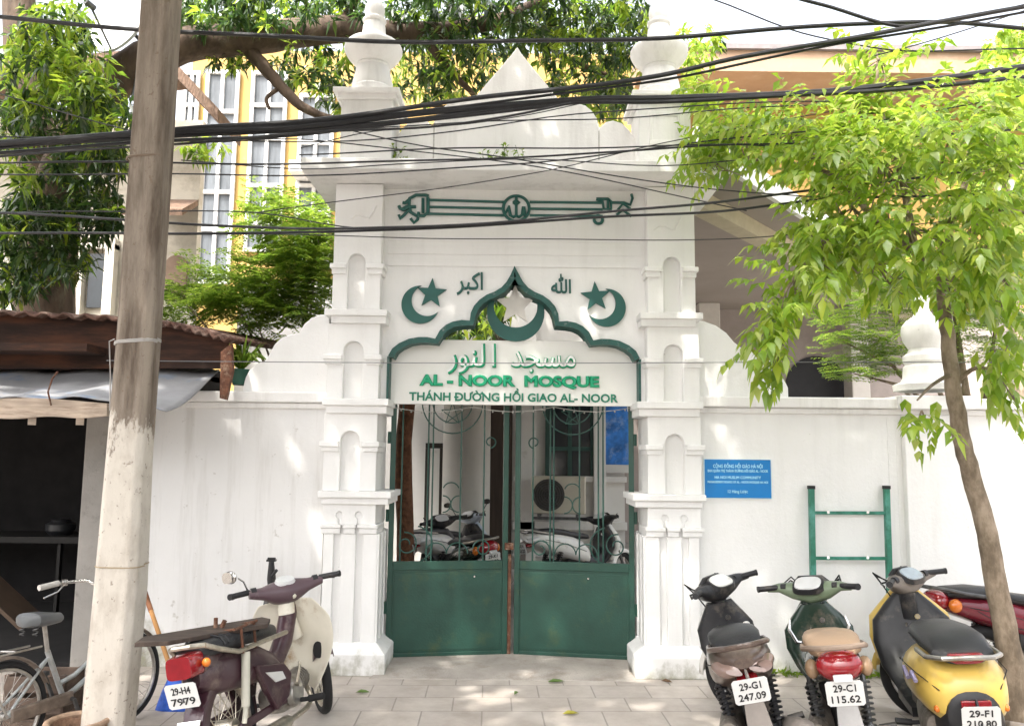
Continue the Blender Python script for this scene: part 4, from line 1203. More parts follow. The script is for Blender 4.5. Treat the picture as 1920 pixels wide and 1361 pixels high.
# ---------------------------------------------------------------- feathery tree inside the right wall
fb = at(1830, 1000, 1.4)
ft = empty('feathery_tree', (fb.x, 1.4, .03), 'fine-leaved feathery green tree behind the right wall and turned finial', 'tree')
m = MB(); m.tube([(fb.x, 1.4, .03), (fb.x + .05, 1.4, 1.5), (fb.x - .1, 1.4, 3.2)], [.07, .055, .02], 10)
for px, py in ((1650, 560), (1600, 700), (1900, 520), (1720, 640), (1580, 640)): m.tube([(fb.x + .03, 1.4, 1.6), Vector((fb.x, 1.4, 2.0)).lerp(at(px, py, 1.3), .6) + Vector((0, 0, .1)), at(px, py, 1.2)], [.03, .018, .006], 6)
m.build('trunk', TBARK, ft)
lv = Leaves()
for px, py, rx, ry, n in ((1640, 520, 70, 40, 14), (1730, 560, 80, 50, 22), (1640, 600, 80, 30, 16), (1830, 560, 90, 60, 26), (1600, 690, 40, 25, 8), (1660, 670, 60, 40, 14), (1860, 640, 80, 50, 24), (1900, 500, 60, 60, 16), (1700, 500, 60, 40, 10), (1580, 640, 30, 20, 5)):
    for i in range(int(n * 2.2)):
        p = np.array(disc(px, py, rx, .6, 2.2, ry)); d = unit(np.array((U(-1, .6), U(-1, .3), U(-.1, .25))))
        spray(lv, p, d, U(.35, .6), 6, .055, .02)
lv.build('crown', FERN, ft)
# ---------------------------------------------------------------- bright tree behind the left wall
gb = at(545, 900, 1.6)
gt = empty('leafy_tree', (gb.x, 1.6, .03), 'bright green feathery tree behind the left wall beside the gateway pillar', 'tree')
m = MB(); m.tube([(gb.x, 1.6, .03), (gb.x + .04, 1.6, 1.8), (gb.x + .1, 1.6, 3.6)], [.06, .05, .015], 8)
for px, py in ((350, 570), (430, 540), (600, 430), (480, 600)): m.tube([(gb.x + .04, 1.6, 1.9), at(px, py, 1.4)], [.025, .006], 6)
m.build('trunk', TBARK, gt)
lv = Leaves()
for px, py, rx, ry, n in ((570, 440, 60, 60, 26), (540, 520, 80, 50, 28), (600, 500, 40, 60, 16), (480, 560, 80, 35, 20), (380, 560, 70, 25, 15), (340, 585, 35, 22, 7), (560, 580, 60, 25, 12), (510, 410, 40, 28, 8), (420, 520, 50, 20, 7), (480, 610, 40, 25, 6)):
    for i in range(int(n * 2.8)):
        p = np.array(disc(px, py, rx * 1.05, .9, 2.4, ry * 1.1)); d = unit(np.array((U(-1, .8), U(-1, .4), U(-.6, .7))))
        spray(lv, p, d, U(.3, .55), 5, .07, .028)
lv.build('crown', FERN, gt)
# ---------------------------------------------------------------- spiky potted plant on the left wall
pb = at(452, 722, .25)
pp = empty('potted_plant', pb, 'small spiky green potted plant standing on the left wall beside the rusty roof', 'plant')
m = MB(); m.lathe([(.07, 0), (.09, .12), (.10, .13), (.085, .131), (.07, .11)], pb, 16); m.build('pot', mat('green_pot', (.03, .10, .07), .6, var=.2), pp)
lv = Leaves()
for i in range(60):
    d = unit(np.array((U(-1, 1), U(-1, 1), U(.5, 2.2)))); lv.leaf(np.array(pb) + (0, 0, .12), d, rv(), U(.25, .5), .025, U(.1, .5))
lv.build('leaves', FERN, pp)
# ---------------------------------------------------------------- weeds on the cornice
for px, py, w, n, lab in ((935, 288, 50, 26, 'spindly green weed growing on the cornice below the parapet tip'), (742, 290, 9, 12, 'tiny green weed in the corner of the cornice by the left pinnacle')):
    wb = at(px, 296, -.02)
    e = empty('cornice_weed', wb, lab, 'weed')
    lv = Leaves()
    st = MB()
    for i in range(n):
        x = at(px + U(-w, w), 296, U(-.1, .05)); x.z = zc1 + .012
        top = x + Vector((U(-.1, .1), U(-.06, .02), U(.05, .24)))
        st.tube([x, x.lerp(top, .5) + Vector((U(-.02, .02), 0, .02)), top], .0025, 4)
        for k in range(9):
            q = x.lerp(top, U(.3, 1)); lv.leaf(q, unit(np.array((U(-1, 1), U(-1, .4), U(-.3, .6)))), (0, 0, 1.), U(.03, .06), .02)
    st.build('stem', mat('weed_stem', (.12, .16, .05), .7), e); lv.build('leaves', FERN, e)
# ---------------------------------------------------------------- big mango tree at the left, limb over the gateway
mt_ = at(60, 900, 3.5)
mg = empty('mango_tree', (mt_.x, 3.5, .03), 'huge old mango tree, dark trunk at left, thick limb arching behind the gateway', 'tree')
m = MB()
limb(m, [(70, 1050, 3.5), (80, 700, 3.5), (85, 520, 3.3), (95, 380, 2.9), (60, 230, 2.7), (40, 60, 2.8), (30, -160, 2.9)], [.42, .36, .34, .31, .22, .19, .16], 16, wob=.015)
limb(m, [(95, 400, 2.6), (150, 250, 2.6), (230, 140, 2.7), (340, 88, 2.9), (480, 72, 3.1), (640, 55, 3.3), (790, 62, 3.5), (960, 30, 3.8), (1120, -60, 4)], [.28, .24, .22, .21, .19, .17, .13, .09, .05], 14, wob=.012)
limb(m, [(450, 78, 3.1), (490, 120, 3.1), (530, 165, 3.1), (575, 205, 3.1), (640, 225, 3.2), (700, 200, 3.3)], [.10, .085, .07, .06, .04, .015], 10, wob=.008)
limb(m, [(505, 205, 3.1), (500, 185, 3.1), (520, 168, 3.1)], [.02, .025, .03], 8)
limb(m, [(790, 62, 3.5), (840, 130, 3.6), (890, 190, 3.7), (800, 200, 3.7)], [.07, .05, .03, .01], 8, wob=.008)
limb(m, [(960, 30, 3.8), (1060, 110, 3.9), (1150, 150, 4.0), (1200, 220, 4.1)], [.06, .045, .03, .01], 8, wob=.008)
limb(m, [(640, 55, 3.3), (660, 10, 3.3), (720, -60, 3.4)], [.07, .05, .03], 8)
m.build('trunk', BARK, mg)
lv = Leaves(); lf = Leaves()
for px, py, rx, ry, n, Y0, Y1, fr in ((400, 20, 70, 50, 50, 2.5, 4, .2), (520, 15, 90, 35, 60, 2.5, 4.2, .2), (640, 12, 60, 25, 25, 2.8, 4.2, .2), (590, 110, 80, 60, 40, 3, 4.5, .35), (640, 180, 50, 40, 18, 3, 4.5, .4), (800, 30, 90, 60, 80, 3, 5, .15), (930, 40, 100, 70, 100, 3, 5, .2),
                                  (790, 130, 60, 70, 40, 3.2, 5, .5), (860, 130, 70, 60, 44, 3.2, 5, .3), (1060, 40, 90, 55, 75, 3, 5, .3), (1100, 120, 90, 70, 75, 3.2, 5, .45), (1160, 60, 60, 60, 40, 3, 5, .3), (1150, 190, 50, 40, 28, 3.2, 5, .6), (1180, 20, 60, 30, 22, 3, 5, .3),
                                  (440, 110, 60, 16, 9, 3, 3.4, .6), (380, 280, 40, 20, 7, 2.5, 3, .7), (1230, 120, 40, 60, 16, 3.5, 5, .8), (1310, 90, 45, 50, 20, 4, 6, .9), (1310, 190, 40, 50, 18, 4, 6, .9), (700, 250, 60, 20, 6, 3, 4, .5), (880, 615, 50, 24, 16, 1.5, 3, .5), (930, 570, 30, 30, 8, 1.5, 3, .7)):
    for i in range(int(n * 1.9)):
        p = disc(px, py, rx, Y0, Y1, ry)
        rosette(lf if U(0, 1) < fr else lv, p, rv(), 9, .185, .045)
for px, py, rx, ry, n, Y0, Y1, fr in ((95, 60, 85, 60, 48, 1.2, 2.2, .75), (140, 140, 70, 60, 44, 1.0, 2.2, .8), (60, 130, 70, 60, 24, 1.2, 2.3, .7), (200, 220, 50, 60, 30, 1, 2.2, .55), (110, 210, 90, 50, 34, 1.2, 2.4, .4), (30, 230, 50, 60, 24, 1, 2.3, .4), (170, 300, 70, 45, 44, 1.2, 2.3, .12),
                                  (40, 330, 40, 40, 10, .8, 1.4, .6), (60, 420, 80, 60, 60, 1.2, 2.2, .1), (170, 390, 60, 60, 48, 1.2, 2.2, .1), (30, 520, 50, 45, 30, 1.2, 2.2, .15), (120, 480, 60, 40, 26, 1.2, 2.2, .15), (190, 150, 30, 20, 4, 1.2, 2, .7)):
    for i in range(int(n * 2.1)):
        p = disc(px, py, rx, Y0, Y1, ry)
        rosette(lf if U(0, 1) < fr else lv, p, rv(), 8, .19, .04)
for i in range(750):        # out-of-view crown clusters added to shade the gateway and the courtyard
    rosette(lv, (U(-1.8, 2.2), U(-.5, 3.0), U(7.6, 9.2)), rv(), 8, .26, .10, .2)
for i in range(420): rosette(lv, (U(-8, -4.3), U(-2, .9), U(7.6, 9.2)), rv(), 8, .26, .10, .2)  # more unseen clusters, added to shade the foliage at the left
lv.build('crown', MANGO, mg)
lf.build('young_foliage', MANGO2, mg)
# far trees at the right edge
ct = at(1895, 400, 9)
c2 = empty('far_tree', (ct.x, 9, .03), 'pale green tree far behind at the upper right edge', 'tree')
m = MB(); m.tube([(ct.x, 9, .03), (ct.x, 9, 8)], [.16, .05], 8); m.build('trunk', TBARK, c2)
lv = Leaves()
for i in range(260):
    p = disc(1905, 140, 70, 8, 11, 90); rosette(lv, p, rv(), 8, .24, .09)
for i in range(160):
    p = disc(1870, 330, 90, 8, 10, 90); rosette(lv, p, rv(), 8, .24, .09)
lv.build('crown', LIME, c2)
# ---------------------------------------------------------------- street tree over the road behind the camera: its shade dapples the pavement
sx, sy = -5.2, -8.6
st = empty('shade_tree', (sx, sy, -.13), 'broad street tree standing across the road, shading the pavement', 'tree')
m = MB(); m.tube([(sx, sy, -.13), (sx + .1, sy, 2.5), (sx + .5, sy + .3, 5.0)], [.32, .26, .2], 14)
for ex, ey, ez in ((-4, -3, 7), (0, -2, 7.5), (3, -5, 7.6), (-1, -6, 8), (-7, -6, 7.5), (4, -1.5, 7.2)): m.tube([(sx + .5, sy + .3, 4.9), ((sx + ex) / 2 + .4, (sy + ey) / 2, 6.3), (ex, ey, ez)], [.16, .10, .03], 8)
m.build('trunk', BARK, st)
lv = Leaves()
CAN = 3900
for i in range(CAN):
    x, y = U(-8.5, 7.0), U(-9.5, -.6); z = U(6.0, 8.2)
    if x > .9 and y > -4.6 and U(0, 1) > .2: continue
    rosette(lv, (x, y, z), rv(), 8, .34, .16, .2)
lv.build('crown', MANGO, st)
# ================================================================ utility pole
def pole_mat():
    m = bpy.data.materials.new('weathered_concrete_pole'); m.use_nodes = True
    nt = m.node_tree; L = nt.links; b = nt.nodes['Principled BSDF']
    g = nd(nt, 'ShaderNodeNewGeometry')
    def noise(scale, st, det=8, rg=.65):
        mp = nd(nt, 'ShaderNodeMapping'); mp.inputs['Scale'].default_value = st; L.new(g.outputs['Position'], mp.inputs[0])
        n = nd(nt, 'ShaderNodeTexNoise'); n.inputs['Scale'].default_value = scale; n.inputs['Detail'].default_value = det; n.inputs['Roughness'].default_value = rg
        L.new(mp.outputs[0], n.inputs['Vector']); return n.outputs['Fac']
    r = nd(nt, 'ShaderNodeValToRGB'); e = r.color_ramp.elements
    e[0].position = .36; e[0].color = (.115, .088, .067, 1); e[1].position = .62; e[1].color = (.31, .26, .21, 1)
    L.new(noise(9, (1, 1, .14), 10, .68), r.inputs[0])
    w = nd(nt, 'ShaderNodeValToRGB'); e = w.color_ramp.elements
    e[0].position = .30; e[0].color = (.44, .39, .33, 1); e[1].position = .52; e[1].color = (.60, .55, .48, 1)
    L.new(noise(8, (1, 1, .5)), w.inputs[0])
    sp = nd(nt, 'ShaderNodeSeparateXYZ'); L.new(g.outputs['Position'], sp.inputs[0])
    # limewash: solid below ~1.7 m, flaking away above
    mr = nd(nt, 'ShaderNodeMapRange'); mr.inputs[1].default_value = at(250, 858, -1.75).z; mr.inputs[2].default_value = at(250, 700, -1.75).z
    mr.inputs[3].default_value = .40; mr.inputs[4].default_value = .80; L.new(sp.outputs['Z'], mr.inputs[0])
    gt_ = nd(nt, 'ShaderNodeMath', operation='SUBTRACT'); L.new(noise(10, (1, 1, .35), 10, .7), gt_.inputs[0]); L.new(mr.outputs[0], gt_.inputs[1])
    f1 = nd(nt, 'ShaderNodeMapRange'); f1.inputs[1].default_value = -.03; f1.inputs[2].default_value = .03; L.new(gt_.outputs[0], f1.inputs[0])
    lo = nd(nt, 'ShaderNodeMath', operation='LESS_THAN'); L.new(sp.outputs['Z'], lo.inputs[0]); lo.inputs[1].default_value = at(250, 858, -1.75).z
    mxm = nd(nt, 'ShaderNodeMath', operation='MAXIMUM'); L.new(f1.outputs[0], mxm.inputs[0]); L.new(lo.outputs[0], mxm.inputs[1])
    mx = nd(nt, 'ShaderNodeMix', data_type='RGBA'); L.new(mxm.outputs[0], mx.inputs[0]); L.new(r.outputs[0], mx.inputs[6]); L.new(w.outputs[0], mx.inputs[7])
    s2 = nd(nt, 'ShaderNodeMapRange'); s2.inputs[1].default_value = .62; s2.inputs[2].default_value = .67; s2.inputs[4].default_value = .6; L.new(noise(28, (1, 1, .8), 4), s2.inputs[0])
    m2 = nd(nt, 'ShaderNodeMix', data_type='RGBA'); L.new(s2.outputs[0], m2.inputs[0]); L.new(mx.outputs[2], m2.inputs[6]); m2.inputs[7].default_value = (.17, .12, .085, 1)
    L.new(m2.outputs[2], b.inputs['Base Color']); b.inputs['Roughness'].default_value = .88; b.inputs['Specular IOR Level'].default_value = .2
    bp = nd(nt, 'ShaderNodeBump'); bp.inputs['Strength'].default_value = .5; bp.inputs['Distance'].default_value = .012
    L.new(noise(34, (1, 1, .5)), bp.inputs['Height']); L.new(bp.outputs[0], b.inputs['Normal'])
    return m
YP = -1.75
pm_ = pole_mat()
b0 = at(200, 1391, YP)
up_ = empty('utility_pole', (b0.x, YP, 0), 'weathered brown concrete utility pole with a whitewashed lower half', 'utility pole')
m = MB(); vs, fs = [], []
RWS = [(1420, 142, 250), (1361, 152, 254), (1100, 177, 277), (858, 199, 287), (630, 219, 303), (300, 243, 325), (0, 265, 342), (-400, 290, 362)]
for py, l, r in RWS:
    a = at(l, py, YP); c = at(r, py, YP); w = (c.x - a.x) / 2 * .80; cx = (a.x + c.x) / 2; d = w * .9; ch = .3 * w
    for dx, dy in ((-w, -d + ch), (-w + ch, -d), (w - ch, -d), (w, -d + ch), (w, d - ch), (w - ch, d), (-w + ch, d), (-w, d - ch)):
        vs.append((cx + dx, YP + dy, (a.z + c.z) / 2))
for i in range(len(RWS) - 1):
    for k in range(8): fs.append((8 * i + k, 8 * i + (k + 1) % 8, 8 * i + 8 + (k + 1) % 8, 8 * i + 8 + k))
fs += [tuple(range(8)), tuple(range(8 * len(RWS) - 1, 8 * len(RWS) - 9, -1))]
m.add(vs, fs); m.build('shaft', pm_, up_, smooth=False, bevel=.012)
def wrap(px0, px1, py, drop, r, name, mt, turns=1, label=None):
    m = MB()
    a = at(px0, py, YP); c = at(px1, py, YP); w = (c.x - a.x) / 2 * .80 + .006; cx = (a.x + c.x) / 2; d = w * .88
    pts = []
    for i in range(16 * turns + 1):
        t = i / 16 * 2 * math.pi
        q = lambda v: math.copysign(abs(v) ** .55, v)
        pts.append((cx + w * q(math.cos(t)), YP + d * q(math.sin(t)), a.z - drop * (math.sin(t * .5) ** 2) - .01 * i / 16))
    m.tube(pts, r, 6); return m.build(name, mt, up_, label=label)
WIREG = mat('grey_tie_wire', (.42, .40, .38), .5, var=.15)
wrap(217, 301, 634, .03, .006, 'tie_wire', WIREG, 2)
wrap(239, 322, 295, .03, .007, 'tie_wire', mat('brown_tie_wire', (.2, .15, .11), .6), 1)
wrap(180, 279, 1056, .0, .004, 'tie_wire', mat('tan_cord', (.38, .30, .2), .8), 1)
m = MB(); m.tube([at(214, 636, YP - .1), at(205, 640, YP), at(207, 700, YP + .05), at(206, 770, YP + .05)], .004, 6); m.build('hanging_wire', WIREG, up_)

# ================================================================ overhead cables
def cable(pts, Y0, Y1, r, lab, mt=CABLE, wob=0.0):
    P = []
    n = len(pts)
    xs = [p[0] for p in pts]
    for i in range(n - 1):
        p0 = pts[max(i - 1, 0)]; p1 = pts[i]; p2 = pts[i + 1]; p3 = pts[min(i + 2, n - 1)]
        K = max(4, int(abs(p2[0] - p1[0]) / 45))
        for k in range(K):
            t = k / K
            x = p1[0] + (p2[0] - p1[0]) * t
            m1 = (p2[1] - p0[1]) / max(abs(p2[0] - p0[0]), 1) * abs(p2[0] - p1[0]); m2 = (p3[1] - p1[1]) / max(abs(p3[0] - p1[0]), 1) * abs(p2[0] - p1[0])
            y = (2 * t ** 3 - 3 * t * t + 1) * p1[1] + (t ** 3 - 2 * t * t + t) * m1 + (-2 * t ** 3 + 3 * t * t) * p2[1] + (t ** 3 - t * t) * m2
            P.append((x, y))
    P.append(pts[-1])
    q = []
    for x, y in P:
        f = (x + 200) / 2300
        q.append(at(x, y + wob * math.sin(x * .013 + r * 999) , Y0 + (Y1 - Y0) * f))
    m = MB(); m.tube(q, r * .86, 7)
    o = m.build('overhead_cable', mt)
    tag(o, lab, 'cable', 'black cables strung over the street')
GREYC = mat('sun_bleached_cable', (.16, .16, .165), .5, var=.2)
CABS = [
    ([(-200, 8), (0, 33), (260, 55), (700, 77), (960, 78), (1240, 71), (1490, 53), (1650, 43), (1772, 41), (1920, 55), (2150, 80)], -1.45, -1.3, .017, 'topmost thick black cable, crossing both pinnacles'),
    ([(1300, -60), (1509, 0), (1560, 14), (1648, 43), (1700, 51), (1780, 40), (1920, 10), (2150, -50)], -1.32, -1.42, .014, 'black cable dipping from the top edge into the sky at upper right'),
    ([(-200, 292), (0, 272), (330, 243), (560, 228), (885, 186), (1043, 168), (1240, 141), (1382, 110), (1559, 78), (1700, 52), (1920, 14), (2150, -30)], -1.5, -1.4, .018, 'thick black cable rising past the parapet tip to the upper right corner'),
    ([(-200, 296), (0, 279), (330, 250), (560, 236), (885, 197), (1043, 178), (1240, 150), (1400, 118), (1570, 84), (1720, 58), (1920, 24), (2150, -15)], -1.48, -1.38, .010, 'thin black cable hugging the underside of the rising thick cable'),
    ([(-200, 280), (0, 268), (330, 247), (560, 236), (885, 203), (1100, 186), (1240, 186), (1540, 172), (1740, 153), (1920, 125), (2150, 90)], -1.52, -1.3, .026, 'heavy black bundle of cables across the parapet, thickest of all'),
    ([(-200, 292), (0, 276), (330, 254), (560, 245), (885, 212), (1060, 193), (1240, 190), (1540, 177), (1740, 162), (1920, 146), (2150, 128)], -1.47, -1.34, .017, 'dark cable clipped just under the heavy bundle'),
    ([(-200, 302), (0, 286), (330, 264), (560, 252), (800, 226), (960, 206), (1080, 192)], -1.45, -1.36, .014, 'lower black cable merging into the heavy bundle above the parapet'),
    ([(-200, 308), (0, 293), (330, 270), (560, 250), (780, 240), (950, 218), (1070, 195)], -1.55, -1.40, .009, 'slim cable sagging beneath the bundle by the left pinnacle'),
    ([(-200, 310), (60, 304), (560, 307), (860, 299), (1185, 284), (1360, 271), (1600, 266), (1880, 244), (2150, 225)], -1.3, -1.2, .008, 'slim black cable running along the face of the cornice'),
    ([(560, 290), (810, 280), (1100, 277), (1360, 272), (1560, 276), (1920, 238), (2150, 220)], -1.35, -1.1, .006, 'thin cable passing just above the cornice edge'),
    ([(-200, 330), (240, 326), (560, 329), (960, 309), (1190, 282), (1360, 262), (1560, 240), (1920, 180)], -1.28, -1.22, .006, 'thin cable crossing the cornice and climbing to the right tree'),
    ([(-200, 392), (0, 400), (230, 412), (560, 430), (727, 426), (956, 416), (1185, 393), (1360, 377), (1600, 348), (1920, 306), (2150, 270)], -1.4, -1.3, .010, 'black cable below the iron ornament, upper of the low pair'),
    ([(-200, 430), (0, 438), (230, 437), (560, 437), (740, 430), (956, 420), (1185, 404), (1360, 395), (1560, 374), (1920, 360), (2150, 340)], -1.38, -1.28, .010, 'black cable below the iron ornament, lower of the low pair'),
    ([(480, 400), (643, 377), (1018, 323), (1240, 268), (1560, 210)], -1.25, -1.2, .004, 'hair-thin cable slanting up over the iron ornament'),
    ([(640, 240), (800, 275), (956, 298), (1160, 330), (1360, 358), (1560, 372)], -1.22, -1.15, .005, 'thin cable slanting down to the right across the cornice'),
    ([(-200, 436), (560, 441), (960, 449), (1360, 448), (1500, 440), (1920, 400)], -1.33, -1.23, .004, 'hair-thin level cable across the top of the pillars'),
    ([(1100, -70), (1330, -2), (1480, 55), (1580, 78), (1700, 96), (1920, 92)], -1.2, -1.2, .006, 'thin cable crossing the white sky at right, sloping down'),
    ([(1640, 104), (1760, 72), (1920, 22), (2150, -60)], -1.2, -1.2, .005, 'thin short cable rising in the white sky at far right'),
    ([(560, 246), (760, 236), (930, 228), (1150, 222), (1360, 206), (1560, 196)], -1.2, -1.2, .005, 'thin cable crossing the middle of the parapet'),
    ([(560, 280), (700, 246), (880, 232), (1000, 215), (1090, 195)], -1.3, -1.3, .004, 'thin strand fanning out from the bundle over the parapet'),
]
CABS += [
    ([(-200, 262), (0, 258), (330, 262), (600, 266), (860, 246), (1080, 214), (1360, 196), (1560, 190)], -1.5, -1.35, .005, 'thin cable looping below the bundle and back up at the right'),
    ([(-200, 420), (60, 398), (240, 396), (480, 400), (640, 424), (760, 431)], -1.3, -1.3, .005, 'thin cable joining the low pair from the left'),
    ([(340, 300), (560, 318), (760, 306), (1000, 300), (1240, 310), (1400, 300)], -1.2, -1.2, .0045, 'thin slack cable drooping along the underside of the cornice'),
    ([(-200, 120), (330, 262), (560, 262), (820, 288), (1100, 330), (1400, 396)], -1.6, -1.15, .0045, 'thin cable leaving the pole and slanting down behind the iron ornament'),
]
for c in CABS: cable(*c, wob=1.2)
cable([(200, 676), (560, 679), (960, 681), (1500, 679), (1920, 680), (2150, 682)], -1.2, -1.2, .0035, 'thin pale wire stretched level across the pillars beside the name board', GREYC)
# ================================================================ motorbikes and bicycle (local space: x forward, y left, z up, rear axle over x = 0)
def paint(name, c, var=.12, rough=.3, dirt_amt=.22, dirt=(.22, .17, .12), coat=.3):
    return mat(name, c, rough, var=var, scale=4, dirt=dirt, dirt_amt=dirt_amt, dirt_scale=5, coat=coat)
RED_L = mat('red_lens', (.24, .008, .013), .12, var=.15, scale=18, spec=.7, coat=.5)
AMB_L = mat('amber_lens', (.60, .16, .02), .15, var=.1, coat=.4)
CLEAR_L = mat('clear_lens', (.62, .62, .62), .1, var=.1, spec=.7)
SEATB = mat('black_vinyl', (.022, .022, .024), .42, var=.3, scale=6, bump=.15, bscale=150)
SEATT = mat('tan_vinyl', (.38, .26, .17), .5, var=.12, bump=.12, bscale=140)
DUSTG = mat('dusty_grey_plastic', (.20, .175, .155), .7, var=.2, dirt=(.30, .26, .22), dirt_amt=.3)
ENG = mat('dirty_alloy', (.27, .24, .21), .5, .6, var=.3, scale=14, dirt=(.12, .10, .08), dirt_amt=.4, dirt_scale=10, bump=.3)


def P_(x, y, z): return Vector((x, y, z))


def wheel(par, x, Rr, tr=.045, w=.9, spokes=True, rimm=None, yaw=None):
    M = Matrix.Translation((x, 0, Rr)) @ (Matrix.Rotation(yaw, 4, 'Z') if yaw else Matrix.Identity(4))
    m = MB(); m.torus((0, 0, 0), Rr - tr, tr, 'y', 40, 10, M, wide=w)
    t = m.build('wheel', BLACK, par, local=True)
    m = MB(); m.torus((0, 0, 0), Rr - tr * 1.75, .014, 'y', 40, 8, M, wide=1.5)
    if spokes:
        for k in range(28):
            a = 2 * math.pi * k / 28; s = 1 if k % 2 else -1
            m.tube([(.05 * math.cos(a + .5 * s), .03 * s, .05 * math.sin(a + .5 * s)), ((Rr - tr * 1.8) * math.cos(a), 0, (Rr - tr * 1.8) * math.sin(a))], .0028, 4, M)
    else:
        for k in range(5):
            a = 2 * math.pi * k / 5
            m.bar((.03 * math.cos(a), 0, .03 * math.sin(a)), ((Rr - tr * 1.8) * math.cos(a), 0, (Rr - tr * 1.8) * math.sin(a)), .03, .045, (0, 1, 0), M)
    m.tube([(0, -.055, 0), (0, .055, 0)], .045, 16, M); m.tube([(0, -.075, 0), (0, .075, 0)], .014, 8, M)
    m.build('rim', rimm or ALU, t, local=True)
    return t


def plate(par, M, l1, l2, w=.178, h=.132):
    """number plate; M maps plate space (x right, y up, z out of the face)"""
    m = MB(); c = .012
    pts = [(-w / 2 + c, -h / 2), (w / 2 - c, -h / 2), (w / 2, -h / 2 + c), (w / 2, h / 2 - c), (w / 2 - c, h / 2), (-w / 2 + c, h / 2), (-w / 2, h / 2 - c), (-w / 2, -h / 2 + c)]
    MX = M @ Matrix(((1, 0, 0, 0), (0, 0, 1, 0), (0, -1, 0, 0), (0, 0, 0, 1)))
    m.prism(pts, -.0, .004, MX)
    p = m.build('number_plate', PLATE_W, par, smooth=False, local=True)
    text('lettering', l1, h * .40, INK, p, M @ Matrix.Translation((0, h * .22, .0015)), .0012, .0007, width=w * .60)
    text('lettering', l2, h * .40, INK, p, M @ Matrix.Translation((0, -h * .22, .0015)), .0012, .0007, width=w * .76)
    return p


def rearM(x, z, tilt, y=0):
    """plate frame facing backwards (-x), leaning by tilt degrees"""
    return Matrix.Translation((x, y, z)) @ Matrix.Rotation(R(-tilt), 4, 'Y') @ Matrix(((0, 0, -1, 0), (-1, 0, 0, 0), (0, 1, 0, 0), (0, 0, 0, 1)))


def coil(par, p, q, r=.028, mt=None, name='shock_absorber'):
    p, q = Vector(p), Vector(q)
    m = MB(); m.tube([p, q], r * .5, 8)
    t = (q - p).normalized(); u = t.orthogonal().normalized(); w = t.cross(u); pts = []
    for i in range(81):
        a = 2 * math.pi * 9 * i / 80; f = .15 + .75 * i / 80
        pts.append(p.lerp(q, f) + (u * math.cos(a) + w * math.sin(a)) * r)
    m.tube(pts, r * .26, 5)
    return m.build(name, mt or BLKPL, par, local=True)


def handle(par, x, z, half, mtc, mtg, sweep=.10, rise=.03, turn=0., lever=True, grip_len=.12, drop=.0):
    Mx = Matrix.Translation((x, 0, z)) @ Matrix.Rotation(turn, 4, 'Z')
    m = MB()
    m.tube([(-sweep, -half, rise - drop), (-sweep * .4, -half * .6, rise), (0, -.08, 0), (0, .08, 0), (-sweep * .4, half * .6, rise), (-sweep, half, rise - drop)], .012, 8, Mx)
    h = m.build('handlebar', mtc, par, local=True)
    for s in (-1, 1):
        g0 = (-sweep, s * half, rise - drop); k = (half - grip_len) / half
        g1 = (-sweep + (.6 * sweep) * (grip_len / (half * .4)), s * (half - grip_len), rise - drop + drop * grip_len / (half * .4))
        m = MB(); m.tube([g0, g1], .0185, 10, Mx); m.tube([(g0[0] - .008, g0[1] + s * .01, g0[2]), g0], .021, 10, Mx); m.build('grip', mtg, h, local=True)
        if lever:
            m = MB(); m.tube([(g1[0] + .03, s * (half - grip_len - .02), g1[2] - .005), (g1[0] + .055, s * (half - grip_len + .05), g1[2] - .012), (g0[0] + .05, s * (half - .015), g0[2] - .02)], [.008, .006, .007], 6, Mx)
            m.tube([(g1[0] + .0, s * (half - grip_len - .012), g1[2]), (g1[0], s * (half - grip_len - .045), g1[2])], .024, 10, Mx)
            m.build('brake_lever', BLKPL, h, local=True)
    return h


def mirror(par, p, q, c, rx, rz, mt=None, yaw=0):
    m = MB(); m.tube([p, Vector(p).lerp(Vector(q), .5) + Vector((.01, 0, .02)), q], .006, 6); st = m.build('mirror', mt or BLKPL, par, local=True)
    m = MB(); M = Matrix.Translation(c) @ Matrix.Rotation(yaw, 4, 'Z')
    m.ball((0, 0, 0), (.022, rx, rz), 14, M); m.build('mirror_shell', mt or BLKPL, st, local=True)
    m = MB(); m.loft([((-.0215, 0, 0), (0, rx * .85, 0), (0, 0, rz * .85), 2.6), ((-.024, 0, 0), (0, rx * .85, 0), (0, 0, rz * .85), 2.6)], 18, M); m.build('mirror_glass', CHROME, st, local=True)


def exhaust(par, pts, r, body, mtb, mtp=None):
    m = MB(); m.tube(pts, .016, 8)
    e = m.build('exhaust', mtp or ENG, par, local=True)
    a, b = Vector(body[0]), Vector(body[1]); t = (b - a).normalized()
    m = MB(); m.tube([a, a + t * .05, a.lerp(b, .5), b - t * .03, b], [r * .5, r * .95, r, r * .92, r * .6], 18); m.tube([b, b + t * .02], r * .25, 10)
    m.build('silencer', mtb, e, local=True)


